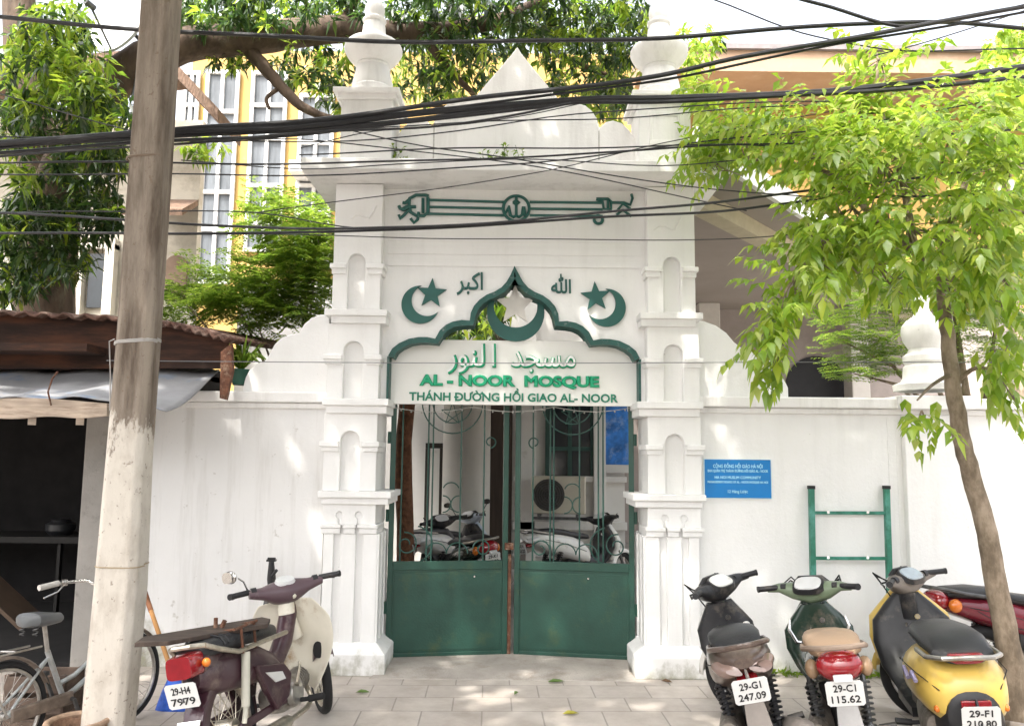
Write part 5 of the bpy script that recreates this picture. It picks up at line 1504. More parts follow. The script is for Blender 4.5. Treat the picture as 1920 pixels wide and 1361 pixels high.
def modern(name, loc, yaw, lean, lab, C, kind, grp):
    """step-through motorbike / scooter.  C: colours and options"""
    bk = empty(name, loc, lab, 'motorbike', grp, None)
    bk.rotation_mode = 'XYZ'
    bk.matrix_world = Matrix.Translation(loc) @ Matrix.Rotation(yaw, 4, 'Z') @ Matrix.Rotation(lean, 4, 'X') @ Matrix.Scale(.95, 4)
    bk.matrix_basis = bk.matrix_world.copy()
    body, seat, inner, cover, fr = C['body'], C['seat'], C['inner'], C['cover'], C.get('front', C['body'])
    scooter = kind == 'scooter'; retro = kind == 'retro'
    Rw = .25 if (scooter or retro) else .29
    wb = 1.24
    wheel(bk, 0, Rw, .05, 1., not (scooter or retro), None)
    wf = wheel(bk, wb, Rw + (0 if not scooter else .01), .045, 1., not (scooter or retro), None, R(C.get('turn', 0)))
    # tail body
    m = MB()
    if retro:
        m.lx([(-.36, .52, .07, .08), (-.34, .54, .14, .13), (-.28, .56, .19, .165), (-.16, .58, .225, .185), (.02, .585, .235, .19), (.2, .565, .225, .185), (.34, .53, .2, .16), (.44, .49, .16, .12), (.5, .46, .12, .09)], n=26, p=2.3)
    elif scooter:
        m.lx([(-.36, .76, .05, .025), (-.31, .755, .105, .05), (-.22, .735, .145, .08), (-.08, .70, .168, .115), (.1, .66, .178, .14), (.3, .61, .175, .15), (.46, .56, .16, .14), (.58, .50, .13, .10)], n=22, p=3)
    else:
        m.lx([(-.36, .73, .06, .025), (-.30, .735, .095, .05), (-.18, .715, .125, .075), (0, .68, .14, .10), (.2, .64, .145, .115), (.4, .58, .13, .12), (.55, .52, .10, .09)], n=22, p=2.8)
    tb_ = m.build('tail_body', body, bk, local=True)
    m = MB()
    for s in (-1, 1):
        if retro: m.tube([(-.33, s * .145, .60), (-.2, s * .222, .66), (.0, s * .238, .665), (.2, s * .228, .65), (.36, s * .2, .60)], .003, 5)
        elif scooter: m.tube([(-.30, s * .112, .758), (-.1, s * .168, .715), (.1, s * .181, .67), (.3, s * .178, .61), (.5, s * .155, .55)], .0035, 5); m.tube([(-.2, s * .152, .725), (-.05, s * .165, .66), (.12, s * .165, .58)], .003, 5)
        else: m.tube([(-.28, s * .103, .735), (-.1, s * .134, .705), (.1, s * .146, .665), (.4, s * .133, .585)], .0035, 5); m.tube([(-.1, s * .134, .69), (.05, s * .135, .61), (.3, s * .13, .54)], .003, 5)
    m.build('panel_seam', BLACK, tb_, local=True)
    # under body: engine and swing arm
    m = MB()
    m.lx([(-.14, .33, .05, .09, .15), (-.12, .33, .06, .10, .15), (.1, .31, .06, .10, .13), (.34, .31, .075, .10, .08), (.50, .30, .10, .10), (.62, .30, .09, .08)], n=16)
    for k in range(6): m.box(.4 + .035 * k, .412 + .035 * k, -.13, .13, .24, .36)
    m.build('engine', ENG, bk, local=True)
    m = MB(); m.box(-.02, .55, -.125, -.085, .22, .27); m.lx([(.25, .52, .09, .12), (.5, .45, .10, .10), (.66, .40, .10, .09)], n=14); m.build('frame', BLKPL, bk, local=True, bevel=.006)
    # seat
    m = MB(); sz_ = C.get('seat_lift', 0)
    if retro: m.lx([(-.34, .75, .09, .02), (-.30, .775, .15, .04), (-.12, .80, .165, .06), (.1, .80, .16, .06), (.28, .785, .145, .06), (.42, .765, .10, .05), (.47, .755, .05, .03)], n=22, p=2.6)
    elif scooter: m.lx([(-.24, .815, .09, .015), (-.19, .825, .125, .035), (.0, .815, .14, .05), (.2, .79, .14, .05), (.3, .765, .135, .045), (.5, .745, .11, .04), (.64, .725, .07, .03)], n=20, p=3)
    else: m.lx([(-.29, .80, .09, .02), (-.24, .815, .13, .04), (-.05, .815, .145, .05), (.1, .80, .14, .05), (.22, .77, .135, .045), (.45, .74, .12, .045), (.6, .715, .08, .03)], n=20, p=3)
    st_ = m.build('seat', seat, bk, local=True)
    m = MB()
    for s in (-1, 1):
        if retro: m.tube([(-.30, s * .135, .765), (-.12, s * .166, .785), (.1, s * .161, .785), (.28, s * .145, .77), (.42, s * .10, .75)], .006, 6)
        else: m.tube([(-.20, s * .118, .80), (0, s * .138, .79), (.2, s * .137, .765), (.45, s * .115, .725), (.6, s * .075, .705)], .006, 6)
    m.build('piping', BLACK, st_, local=True)
    # leg shield: a curved wall narrowing downwards
    m = MB()
    if retro:
        m.lz([(.26, .66, .20, .13), (.30, .74, .12, .17), (.42, .90, .06, .235), (.58, .965, .045, .26), (.71, 1.0, .045, .24), (.81, 1.02, .05, .15), (.88, 1.03, .05, .08)], n=24, p=3.2)
        m.box(.42, .84, -.17, .17, .245, .30)
    else:
        hw = C.get('shield', .2)
        m.lz([(.34, .80, .05, .09), (.46, .90, .05, hw * .8), (.57, .95, .05, hw), (.68, .97, .055, hw * .98), (.76, .97, .06, hw * .72), (.84, .965, .06, .085)], n=24, p=2.6)
        m.lx([(.5, .45, .11, .12), (.7, .40, .10, .09), (.86, .44, .11, .10), (.95, .52, .10, .12)], n=16)
    ls = m.build('leg_shield', inner, bk, local=True)
    m = MB()      # painted outer front
    if retro: m.lz([(.36, .955, .05, .14), (.46, .985, .06, .245), (.60, 1.03, .055, .27), (.73, 1.06, .055, .25), (.83, 1.075, .055, .15), (.90, 1.08, .05, .08)], n=24, p=3)
    else: m.lz([(.42, 1.0, .05, .10), (.54, 1.04, .06, .18), (.66, 1.06, .06, .19), (.76, 1.05, .06, .14), (.86, 1.03, .05, .07)], n=24, p=2.6)
    m.build('front_cowl', fr, bk, local=True)
    if C.get('sticker'):
        m = MB(); m.loft([((.918, -.135, .66), (0, .028, 0), (0, 0, .034)), ((.914, -.135, .66), (0, .026, 0), (0, 0, .032))], 16); m.build('sticker', WHITEP, ls, local=True)
    if C.get('wing'):
        m = MB()
        for s in (-1, 1): m.tube([(.90, s * .06, .60), (.885, s * .15, .62), (.88, s * .185, .70), (.90, s * .17, .76)], [.008, .013, .012, .006], 8)
        m.build('chrome_trim', C['wing'], ls, local=True)
    # front fork, fender
    m = MB(); tx = R(C.get('turn', 0))
    for s in (-1, 1): m.tube([(wb, s * .075, Rw), (1.06, s * .06, .75)], .02, 8)
    m.build('fork', STEEL, bk, local=True)
    m = MB(); vs, fs = [], []
    for i in range(15):
        a = R(10 + 150 * i / 14)
        for j, (y, dr) in enumerate(((-.07, -.03), (-.055, .015), (0, .03), (.055, .015), (.07, -.03))): vs.append((wb + (Rw + .02 + dr) * math.cos(a), y, Rw + (Rw + .02 + dr) * math.sin(a)))
    for i in range(14):
        for j in range(4): fs.append((i * 5 + j, i * 5 + j + 1, i * 5 + 6 + j, i * 5 + 5 + j))
    m.add(vs, fs, Matrix.Translation((wb, 0, 0)) @ Matrix.Rotation(tx, 4, 'Z') @ Matrix.Translation((-wb, 0, 0))); m.build('front_fender', fr, bk, local=True, solid=.006)
    # handlebar cover and instruments
    hx, hz = (.97, .915) if not retro else (1.0, .95)
    Mh = Matrix.Translation((hx, 0, hz)) @ Matrix.Rotation(tx, 4, 'Z')
    m = MB()
    if retro: m.loft([((-.06, -.25, .03), (.02, 0, 0), (0, 0, .02)), ((-.03, -.17, .02), (.035, 0, 0), (0, 0, .035)), ((0, -.08, .0), (.075, 0, 0), (0, 0, .065)), ((.015, 0, .0), (.095, 0, 0), (0, 0, .085)), ((0, .08, .0), (.075, 0, 0), (0, 0, .065)), ((-.03, .17, .02), (.035, 0, 0), (0, 0, .035)), ((-.06, .25, .03), (.02, 0, 0), (0, 0, .02))], 18, Mh)
    else: m.loft([((-.06, -.27, .03), (.02, 0, 0), (0, 0, .02)), ((-.035, -.20, .035), (.04, 0, 0), (0, 0, .03)), ((-.005, -.12, .01), (.07, 0, 0), (0, 0, .055)), ((.015, 0, -.005), (.10, 0, 0), (0, 0, .075)), ((-.005, .12, .01), (.07, 0, 0), (0, 0, .055)), ((-.035, .20, .035), (.04, 0, 0), (0, 0, .03)), ((-.06, .27, .03), (.02, 0, 0), (0, 0, .02))], 20, Mh)
    hc = m.build('handlebar_cover', cover, bk, local=True)
    m = MB(); m.loft([((-.05, 0, .035), (.062, 0, .04), (0, .105, 0), 3), ((-.062, 0, .062), (.058, 0, .036), (0, .098, 0), 3)], 22, Mh); bz = m.build('bezel', BLKPL, hc, local=True)
    m = MB(); m.loft([((-.060, 0, .060), (.052, 0, .032), (0, .088, 0), 3), ((-.065, 0, .069), (.048, 0, .030), (0, .082, 0), 3)], 22, Mh); m.build('instrument_panel', C.get('dial', CLEAR_L), hc, local=True)
    m = MB(); m.loft([((.03, 0, .06), (.03, 0, 0), (0, .12, .0)), ((.02, 0, .10), (.015, 0, 0), (0, .08, 0))], 18, Mh); m.build('visor', C.get('visor', BLKPL), hc, local=True)
    m = MB(); m.ball((.085, 0, -.005), (.03, .085, .05), 14, Mh); m.build('headlight', CLEAR_L, hc, local=True)
    m = MB(); m.lz([(.72, .98, .05, .055), (.89, .97, .05, .05)], n=14, p=2); m.build('steering_stem', inner, bk, local=True)
    handle(bk, hx - .01, hz + .005, .315, BLKPL, BLKPL, .10, .035, tx)
    m = MB(); 
    for s in (-1, 1):
        for k in range(2): m.tube([Mh @ Vector((-.03, s * (.19 + .02 * k), .03)), Mh @ Vector((.10 + .02 * k, s * .16, .06 + .02 * k)), Mh @ Vector((.12, s * .07, -.02)), Mh @ Vector((.06, s * .03, -.16))], .005, 6)
    m.build('control_cable', BLACK, hc, local=True)
    m = MB(); m.tube([(.905, -.03, .74), (.915, -.03, .74)], .018, 14); m.tube([(.90, .05, .70), (.87, .05, .69), (.86, .05, .71)], .006, 6); m.build('key_lock_and_hook', CHROME, ls, local=True)
    if C.get('mirrors'):
        for s in (-1, 1): mirror(bk, (hx - .03, s * .2, hz + .04), (hx - .05, s * .3, hz + .17), (hx - .055, s * .31, hz + .2), .055, .035)
    # lights, rack, fender, plate
    if retro:
        m = MB(); m.loft([((-.38, 0, .745), (.012, 0, 0), (0, .06, 0)), ((-.365, 0, .755), (.03, 0, 0), (0, .085, 0)), ((-.35, 0, .775), (.03, 0, 0), (0, .09, 0)), ((-.34, 0, .785), (.02, 0, 0), (0, .08, 0))], 18); m.build('tail_light', RED_L, bk, local=True)
        m = MB(); m.box(-.425, -.405, -.07, .07, .535, .57); m.build('reflector', RED_L, bk, local=True, bevel=.004)
        m = MB(); m.tube([(-.1, .185, .76), (-.3, .18, .765), (-.4, .12, .775), (-.42, 0, .78), (-.4, -.12, .775), (-.3, -.18, .765), (-.1, -.185, .76)], .013, 8); m.build('grab_rail', ALU, bk, local=True)
        m = MB()
        for s in (-1, 1): m.ball((-.30, s * .165, .50), (.02, .016, .02), 10)
        m.build('indicator', AMB_L, bk, local=True)
        m = MB(); m.lx([(-.375, .44, .10, .13), (-.36, .46, .13, .14), (-.3, .42, .15, .16), (.1, .40, .16, .17)], n=20); m.build('wheel_well', BLKPL, bk, local=True)
        plate(bk, rearM(-.475, .50, 20), *C['plate'])
        m = MB(); m.bar((-.36, 0, .56), (-.405, 0, .40), .16, .012, (0, 1, 0)); m.bar((-.395, 0, .40), (-.41, 0, .18), .12, .01, (0, 1, 0)); m.build('rear_fender', BLKPL, bk, local=True, bevel=.004)
        m = MB(); m.tube([(-.22, .232, .62), (-.16, .238, .655), (-.12, .236, .62)], .012, 6); m.tube([(-.06, .243, .6), (.02, .243, .64)], .012, 6); m.build('side_emblem', mat('violet_sticker', (.30, .27, .42), .4, var=.2), bk, local=True)
    else:
        if scooter:
            m = MB(); m.lx([(-.352, .672, .035, .014), (-.335, .672, .055, .022), (-.25, .675, .06, .026)], n=16); m.build('tail_light', RED_L, bk, local=True)
            m = MB()
            for s in (-1, 1): m.loft([((-.372, s * .06, .725), (.004, 0, .012), (0, .04, .012), 2.2), ((-.350, s * .085, .728), (.0, 0, .030), (.015, s * .055, .0), 2.2), ((-.27, s * .115, .735), (.0, 0, .034), (.03, s * .05, .0), 2.2)], 16)
            m.build('tail_lens', CLEAR_L if not C.get('lens') else C['lens'], bk, local=True)
        else:
            m = MB(); m.loft([((-.41, 0, .66), (.012, 0, 0), (0, .06, .02)), ((-.40, 0, .665), (.02, 0, 0), (0, .085, .03)), ((-.36, 0, .68), (.0, 0, .07), (0, .10, 0), 2.2), ((-.30, 0, .69), (0, 0, .06), (0, .09, 0), 2.2)], 18)
            m = MB(); m.ball((-.335, 0, .755), (.085, .115, .08), 18); m.build('tail_light', RED_L, bk, local=True)
            m = MB()
            for s in (-1, 1): m.ball((-.27, s * .13, .73), (.05, .035, .05), 12)
            m.build('indicator', AMB_L if not C.get('lens') else C['lens'], bk, local=True)
        rl = C.get('rail', ALU)
        m = MB(); m.tube([(-.02, .15, .79), (-.2, .155, .815), (-.33, .13, .845), (-.40, .07, .855), (-.41, 0, .857), (-.40, -.07, .855), (-.33, -.13, .845), (-.2, -.155, .815), (-.02, -.15, .79)], .014, 8); m.build('grab_rail', rl, bk, local=True)
        m = MB(); fx = -.36
        m.bar((-.26, 0, .68), (fx - .045, 0, .64), .15, .014, (0, 1, 0)); 
        m.prism([(-.045, .0), (.045, .0), (.085, -.36), (-.085, -.36)], -.006, .006, Matrix.Translation((fx - .02, 0, .61)) @ Matrix.Rotation(R(16), 4, 'Y') @ Matrix.Rotation(R(90), 4, 'Z'))
        m.build('rear_fender', C.get('fender', DUSTG), bk, local=True, bevel=.004)
        if not scooter:
            m = MB(); m.box(-.455, -.425, -.045, .045, .70, .735); m.build('plate_lamp', CLEAR_L, bk, local=True, bevel=.006)
        if C.get('plate'): plate(bk, rearM(fx - .06, .64, 16), *C['plate'])
    for s in (-1, 1): coil(bk, (-.03, s * .12, .30), (.1, s * .14, .60), .03, C.get('coil'))
    exhaust(bk, [(.5, -.06, .24), (.45, -.15, .18), (.2, -.17, .2)], (.068 if not retro else .06), ((.14, -.18, .25), (-.36, -.215, .385)), C.get('sil', DUSTG))
    m = MB(); m.tube([(.35, .12, .22), (.30, .22, .03), (.24, .25, .008)], .011, 6); m.tube([(.3, -.2, .25), (.3, .2, .25)], .013, 8)
    for s in (-1, 1): m.tube([(.3, s * .2, .25), (.3, s * .29, .26)], .02, 8)
    m.build('footpeg_and_stand', BLKPL, bk, local=True)
    return bk


GR = 'motorbikes parked in front of the right wall'
# brown and white scooter, plate 29-G1 247.09
BROWN = paint('dusty_bronze_paint', (.085, .058, .046), dirt=(.24, .18, .14), dirt_amt=.3)
WHITEP = paint('white_bike_paint', (.66, .65, .62), var=.05, dirt_amt=.14)
DGREEN = paint('dark_green_bike_paint', (.018, .035, .024), dirt=(.16, .13, .1), dirt_amt=.22, rough=.2)
LGREEN = paint('pale_green_bike_paint', (.17, .22, .14), dirt=(.12, .12, .08), dirt_amt=.2)
YELLOW = paint('yellow_bike_paint', (.64, .44, .10), var=.07, dirt_amt=.12, dirt=(.45, .3, .1))
MAROON = paint('maroon_bike_paint', (.14, .012, .022), rough=.2, dirt_amt=.12)
BLUEP = paint('white_blue_paint', (.42, .48, .55), dirt_amt=.2)
def place(px, py, d_rear, dz=0): 
    p = at(px, py, d_rear - 6.46); return Vector((p.x, p.y, 0))
# reference points: the rear axle of each stands on the pavement
modern('motorbike', Vector((1.36, -2.13, 0)), R(80), R(-13), 'dusty brown scooter with white instrument cover, plate 247.09, nearest the gate', dict(body=BROWN, seat=SEATB, inner=BLKPL, cover=BLKPL, front=WHITEP, plate=("29-G1", "247.09"), dial=WHITEP, turn=46, sticker=True, lens=mat('pinkish_lens', (.22, .15, .125), .15, var=.15, coat=.4), rail=BROWN, shield=.19), 'scooter', GR)
modern('motorbike', Vector((1.77, -2.20, 0)), R(74), R(-8), 'dark green motorbike with tan seat and big red tail light, plate 115.62', dict(body=DGREEN, seat=SEATT, inner=DGREEN, cover=LGREEN, front=DGREEN, plate=("29-C1", "115.62"), dial=CLEAR_L, turn=-20, wing=CHROME, rail=mat('tan_painted_rail', (.27, .20, .15), .5, var=.2), coil=STEEL, lens=mat('tan_lens', (.26, .17, .10), .2, var=.2), fender=mat('grey_mudflap', (.30, .29, .28), .6, var=.2), shield=.22), 'underbone', GR)
modern('motorbike', Vector((2.42, -2.06, 0)), R(75), R(-6), 'yellow retro scooter with black leg shield and black seat, beside the tree trunk', dict(body=YELLOW, seat=SEATB, inner=BLKPL, cover=DUSTG, front=YELLOW, plate=("29-F1", "210.80"), turn=46, dial=BLUEP, fender=DUSTG), 'retro', GR)
modern('motorbike', Vector((3.30, -.72, 0)), R(8), R(-4), 'maroon motorbike parked lengthwise by the wall behind the yellow scooter', dict(body=MAROON, seat=SEATB, inner=BLKPL, cover=MAROON, front=MAROON, turn=10, lens=AMB_L, rail=STEEL), 'underbone', GR)
# inside the courtyard
GC = 'motorbikes parked inside the courtyard'
modern('motorbike', Vector((at(1035, 1000, 3.0).x, 3.0, .03)), R(38), R(-7), 'white and black scooter inside the courtyard, seen through the right gate leaf', dict(body=WHITEP, seat=SEATB, inner=BLKPL, cover=BLKPL, front=WHITEP, plate=("29-D1", "063.27"), turn=10), 'scooter', GC)
modern('motorbike', Vector((at(905, 1000, 2.3).x, 2.3, .03)), R(118), R(-7), 'black motorbike inside the courtyard, nearest the middle of the gate', dict(body=DGREEN, seat=SEATB, inner=BLKPL, cover=BLKPL, front=DGREEN, plate=("29-K1", "118.03"), turn=6), 'underbone', GC)
modern('motorbike', Vector((at(815, 1000, 2.9).x, 2.9, .03)), R(60), R(-7), 'pale blue and white scooter inside the courtyard behind the left gate leaf', dict(body=WHITEP, seat=SEATB, inner=BLKPL, cover=BLUEP, front=BLUEP, plate=("29-M1", "204.15"), turn=-6, mirrors=True), 'scooter', GC)


def cub():
    loc = Vector((-1.42, -2.10, 0))
    bk = empty('motorbike', loc, 'old maroon motorbike with cream leg shield and red tail light, right of the utility pole', 'motorbike')
    bk.matrix_basis = Matrix.Translation(loc) @ Matrix.Rotation(R(79), 4, 'Z') @ Matrix.Rotation(R(-11), 4, 'X') @ Matrix.Scale(.95, 4)
    MR = paint('faded_maroon_paint', (.045, .016, .024), dirt=(.16, .12, .1), dirt_amt=.3, rough=.35)
    PURP = paint('worn_plum_plastic', (.085, .05, .06), dirt=(.25, .2, .19), dirt_amt=.3, rough=.45)
    CRM = paint('yellowed_cream_plastic', (.66, .62, .52), var=.08, rough=.45, dirt=(.30, .17, .06), dirt_amt=.16)
    GOLD = mat('tarnished_chrome', (.50, .46, .38), .35, .8, var=.25, scale=20, dirt=(.2, .14, .08), dirt_amt=.3, dirt_scale=14)
    Rw = .285
    wheel(bk, 0, Rw, .032, 1., True, GOLD); wheel(bk, 1.19, Rw, .032, 1., True, GOLD, R(36))
    m = MB(); m.lx([(-.27, .61, .05, .05), (-.23, .615, .085, .08), (-.12, .60, .10, .11), (.1, .58, .11, .12), (.3, .55, .11, .11), (.46, .50, .09, .09), (.58, .44, .06, .06)], n=20, p=3); m.build('tail_body', MR, bk, local=True)
    m = MB(); vs, fs = [], []     # rear fender over the wheel
    for i in range(19):
        a = R(35 + 165 * i / 18)
        for y, dr in ((-.065, -.05), (-.055, .0), (0, .018), (.055, 0), (.065, -.05)): vs.append(((Rw + .035 + dr) * math.cos(a), y, Rw + (Rw + .035 + dr) * math.sin(a)))
    for i in range(18):
        for j in range(4): fs.append((i * 5 + j, i * 5 + j + 1, i * 5 + 6 + j, i * 5 + 5 + j))
    m.add(vs, fs); m.build('rear_fender', MR, bk, local=True, solid=.005)
    m = MB(); m.add([(-.33, -.065, .42), (-.33, .065, .42), (-.40, .05, .28), (-.40, -.05, .28), (-.32, -.065, .42), (-.32, .065, .42), (-.39, .05, .28), (-.39, -.05, .28)], [(0, 1, 2, 3), (4, 7, 6, 5), (0, 4, 5, 1), (1, 5, 6, 2), (2, 6, 7, 3), (3, 7, 4, 0)]); m.build('mud_flap', CHROME, bk, local=True)
    # side covers
    for s in (-1, 1):
        m = MB(); m.prism([(.16, .56), (.48, .50), (.56, .42), (.50, .30), (.34, .26), (.24, .40)], -.02, .02, Matrix.Translation((0, s * .115, 0))); sc_ = m.build('side_cover', MR, bk, local=True, smooth=False, bevel=.012)
        m = MB(); m.prism([(.24, .50), (.43, .46), (.46, .41), (.34, .42)], -.004, .004, Matrix.Translation((0, s * .137, 0))); m.build('pale_flash', WHITEP, sc_, local=True, smooth=False)
    # seat with ribs and chrome rail
    m = MB(); m.lx([(-.26, .735, .08, .025), (-.20, .742, .115, .045), (.0, .742, .125, .055), (.2, .732, .125, .055), (.38, .712, .115, .05), (.52, .695, .085, .04), (.56, .685, .05, .03)], n=20, p=3)
    for k in range(9): m.tube([(-.12 + .045 * k, y * .126, .745 + .057 * math.sqrt(max(0, 1 - abs(y) ** 3)) - .001 * k) for y in (-1, -.8, -.4, 0, .4, .8, 1)], .006, 5)
    m.build('seat', SEATB, bk, local=True)
    m = MB()
    for s in (-1, 1): m.tube([(.55, s * .135, .665), (.25, s * .14, .675), (-.02, s * .14, .68), (-.18, s * .135, .73), (-.27, s * .10, .775)], .014, 8)
    m.tube([(-.27, .10, .775), (-.32, .05, .785), (-.32, -.05, .785), (-.27, -.10, .775)], .014, 8); m.build('grab_rail', GOLD, bk, local=True)
    # tail light block and plate
    m = MB(); m.lx([(-.37, .69, .07, .055), (-.355, .69, .078, .058), (-.27, .692, .08, .062), (-.22, .69, .075, .06)], n=22, p=5); m.build('tail_light', RED_L, bk, local=True)
    m = MB(); m.lx([(-.26, .692, .082, .066), (-.18, .685, .09, .07), (-.08, .665, .08, .05)], n=20, p=4); m.build('tail_light_housing', MR, bk, local=True)
    m = MB()
    for s in (-1, 1): m.ball((-.28, s * .105, .69), (.022, .024, .024), 12); m.tube([(-.27, s * .07, .69), (-.28, s * .10, .69)], .009, 6)
    m.build('indicator', AMB_L, bk, local=True)
    plate(bk, rearM(-.36, .555, 14), "29-H4", "7979")
    m = MB(); m.bar((-.22, 0, .65), (-.325, 0, .50), .10, .01, (0, 1, 0)); m.build('plate_bracket', STEEL, bk, local=True)
    # leg shield: wide bent cream shell
    for s in (1,):
        vs, fs = [], []
        NZ, NY = 15, 16
        for i in range(NZ + 1):
            f = i / NZ; z = .24 + .60 * f
            hw = .12 + .18 * math.sin(min(1, f * 1.25) * math.pi * .62) if f < .8 else .12 + .18 * math.sin(math.pi * .62) * (1 - (f - .8) / .2 * .55)
            xf = 1.00 - .10 * f + .03 * math.sin(f * math.pi)
            for j in range(NY + 1):
                u = j / NY * 2 - 1
                vs.append((xf - .13 * abs(u) ** 2.2 * (1.1 - .75 * f) - .02, u * hw, z - .02 * abs(u)))
        for i in range(NZ):
            for j in range(NY): fs.append((i * (NY + 1) + j, i * (NY + 1) + j + 1, (i + 1) * (NY + 1) + j + 1, (i + 1) * (NY + 1) + j))
        m = MB(); m.add(vs, fs); lsh = m.build('leg_shield', CRM, bk, local=True, solid=.008, sub=1)
        m = MB()
        for s_, zc, hy, hz_ in ((-1, .47, .034, .052), (1, .47, .034, .052), (-1, .335, .02, .024)):
            m.loft([((.955 if zc > .4 else .975, s_ * .145, zc), (0, hy, -.012 * s_), (0, .012 * s_, hz_)), ((.925 if zc > .4 else .945, s_ * .145, zc), (0, hy, -.012 * s_), (0, .012 * s_, hz_))], 18)
        m.build('vent_dark_patch', BLACK, lsh, local=True)  # raised black ellipses stand in for the dark inside the holes
    m = MB(); m.lx([(.50, .47, .05, .06), (.62, .50, .055, .06), (.76, .60, .06, .07), (.88, .76, .055, .09)], n=16); m.build('frame_spine', MR, bk, local=True)
    m = MB(); m.tube([(.90, 0, .58), (.86, 0, .72)], [.06, .05], 12); m.lz([(.74, .85, .055, .055), (.84, .86, .05, .05)], n=14); m.build('inner_shield', CRM, bk, local=True)
    # fork, fender
    m = MB()
    for s in (-1, 1): m.tube([(1.19, s * .07, Rw), (1.06, s * .065, .55), (.95, s * .05, .80)], [.018, .026, .026], 8)
    m.build('fork', PURP, bk, local=True)
    m = MB(); vs, fs = [], []
    for i in range(17):
        a = R(5 + 150 * i / 16)
        for y, dr in ((-.07, -.06), (-.06, .0), (0, .02), (.06, 0), (.07, -.06)): vs.append(((Rw + .03 + dr) * math.cos(a), y, (Rw + .03 + dr) * math.sin(a)))
    for i in range(16):
        for j in range(4): fs.append((i * 5 + j, i * 5 + j + 1, i * 5 + 6 + j, i * 5 + 5 + j))
    m.add(vs, fs, Matrix.Translation((1.19, 0, Rw)) @ Matrix.Rotation(R(36), 4, 'Z')); m.build('front_fender', PURP, bk, local=True, solid=.005)
    # head
    tx = R(40); Mh = Matrix.Translation((.86, 0, .885)) @ Matrix.Rotation(tx, 4, 'Z')
    m = MB(); m.loft([((-.05, -.24, .03), (.028, 0, 0), (0, 0, .028)), ((-.03, -.15, .015), (.045, 0, 0), (0, 0, .042)), ((0, -.08, 0), (.085, 0, 0), (0, 0, .07)), ((.01, 0, -.005), (.11, 0, 0), (0, 0, .085)), ((0, .08, 0), (.085, 0, 0), (0, 0, .07)), ((-.03, .15, .015), (.045, 0, 0), (0, 0, .042)), ((-.05, .24, .03), (.028, 0, 0), (0, 0, .028))], 20, Mh)
    hc = m.build('handlebar_cover', PURP, bk, local=True)
    m = MB(); m.ball((.10, 0, -.005), (.035, .075, .07), 16, Mh); m.build('headlight', CLEAR_L, hc, local=True)
    m = MB(); m.loft([((-.04, 0, .06), (.045, 0, .02), (0, .07, 0), 2.4), ((-.05, 0, .08), (.04, 0, .02), (0, .06, 0), 2.4)], 18, Mh); m.build('speedometer', CLEAR_L, hc, local=True)
    m = MB(); m.ball((-.07, -.035, -.03), (.022, .024, .026), 10, Mh); m.ball((-.05, -.085, .03), (.02, .018, .02), 10, Mh); m.build('knob', CRM, hc, local=True)
    handle(bk, .85, .89, .35, BLKPL, BLKPL, .09, .04, tx)
    mirror(bk, Mh @ Vector((-.04, .24, .05)), Mh @ Vector((-.10, .30, .15)), Mh @ Vector((-.12, .35, .165)), .07, .042, CHROME, R(-30))
    # engine, exhaust, shock, chain case, pegs
    m = MB(); m.lx([(.48, .29, .07, .07), (.56, .29, .10, .10), (.70, .29, .11, .10), (.78, .30, .07, .07)], n=18, p=3); m.tube([(.6, -.10, .29), (.6, -.135, .29)], [.085, .075], 20); m.tube([(.74, 0, .30), (.92, 0, .33)], [.06, .055], 12)
    for k in range(6): m.tube([(.78 + .022 * k, 0, .306 + .003 * k), (.788 + .022 * k, 0, .307 + .003 * k)], .075, 14)
    m.build('engine', ALU, bk, local=True)
    exhaust(bk, [(.90, -.04, .26), (.86, -.09, .19), (.7, -.125, .165), (.45, -.13, .165)], .042, ((.47, -.13, .166), (-.26, -.15, .20)), GOLD, GOLD)
    m = MB(); m.tube([(-.02, -.12, .30), (.02, -.13, .42)], .014, 8); m.tube([(.005, -.125, .38), (.06, -.135, .66)], .024, 12); m.tube([(-.02, .12, .30), (.06, .135, .66)], .022, 10); m.build('shock_absorber', mat('cream_shock', (.5, .48, .40), .5, var=.12), bk, local=True)
    m = MB(); m.box(-.05, .5, .09, .115, .22, .34); m.box(-.02, .52, -.105, -.085, .255, .305); m.build('chain_case', MR, bk, local=True, bevel=.01)
    m = MB(); m.tube([(.62, -.28, .24), (.62, .28, .24)], .014, 8); m.tube([(.62, -.19, .24), (.62, -.29, .245)], .021, 10); m.tube([(.62, .19, .24), (.62, .29, .245)], .021, 10); m.build('footpeg', BLACK, bk, local=True)
    m = MB(); m.tube([(.56, -.15, .35), (.57, -.18, .44), (.60, -.17, .47)], .009, 6); m.tube([(.56, -.15, .35), (.52, -.2, .35)], .013, 6); m.build('kick_starter', GOLD, bk, local=True)
    m = MB(); m.tube([(.45, .12, .22), (.38, .24, .02), (.34, .27, .008)], .011, 6); m.build('side_stand', STEEL, bk, local=True)
    # rods carrying the board
    m = MB()
    for x in (.02, .16):
        for s in (-1, 1): m.tube([(x, s * .14, .66), (x + .005, s * .145, .80)], .008, 6)
    for s in (-1, 1): m.tube([(-.05, s * .145, .802), (.2, s * .145, .802)], .008, 6)
    for x in (-.02, .18): m.tube([(x, -.15, .80), (x, .15, .80)], .007, 6)
    m.build('carrier', RUST, bk, local=True)
    # long dark board laid across the carrier
    a = at(252, 1209, -2.42); e = at(507, 1163, -1.78); t = (e - a).normalized(); w = Vector((-t.y, t.x, 0)).normalized() * .11
    b = empty('carried_board', (a + e) / 2, 'long dark weathered board lying across the carrier of the maroon motorbike', 'board')
    u = Vector((0, 0, .011))
    o = [a, a + t * .12 - w * .8, e - t * .1 - w, e, e + w * .7, a + t * .1 + w * .9]
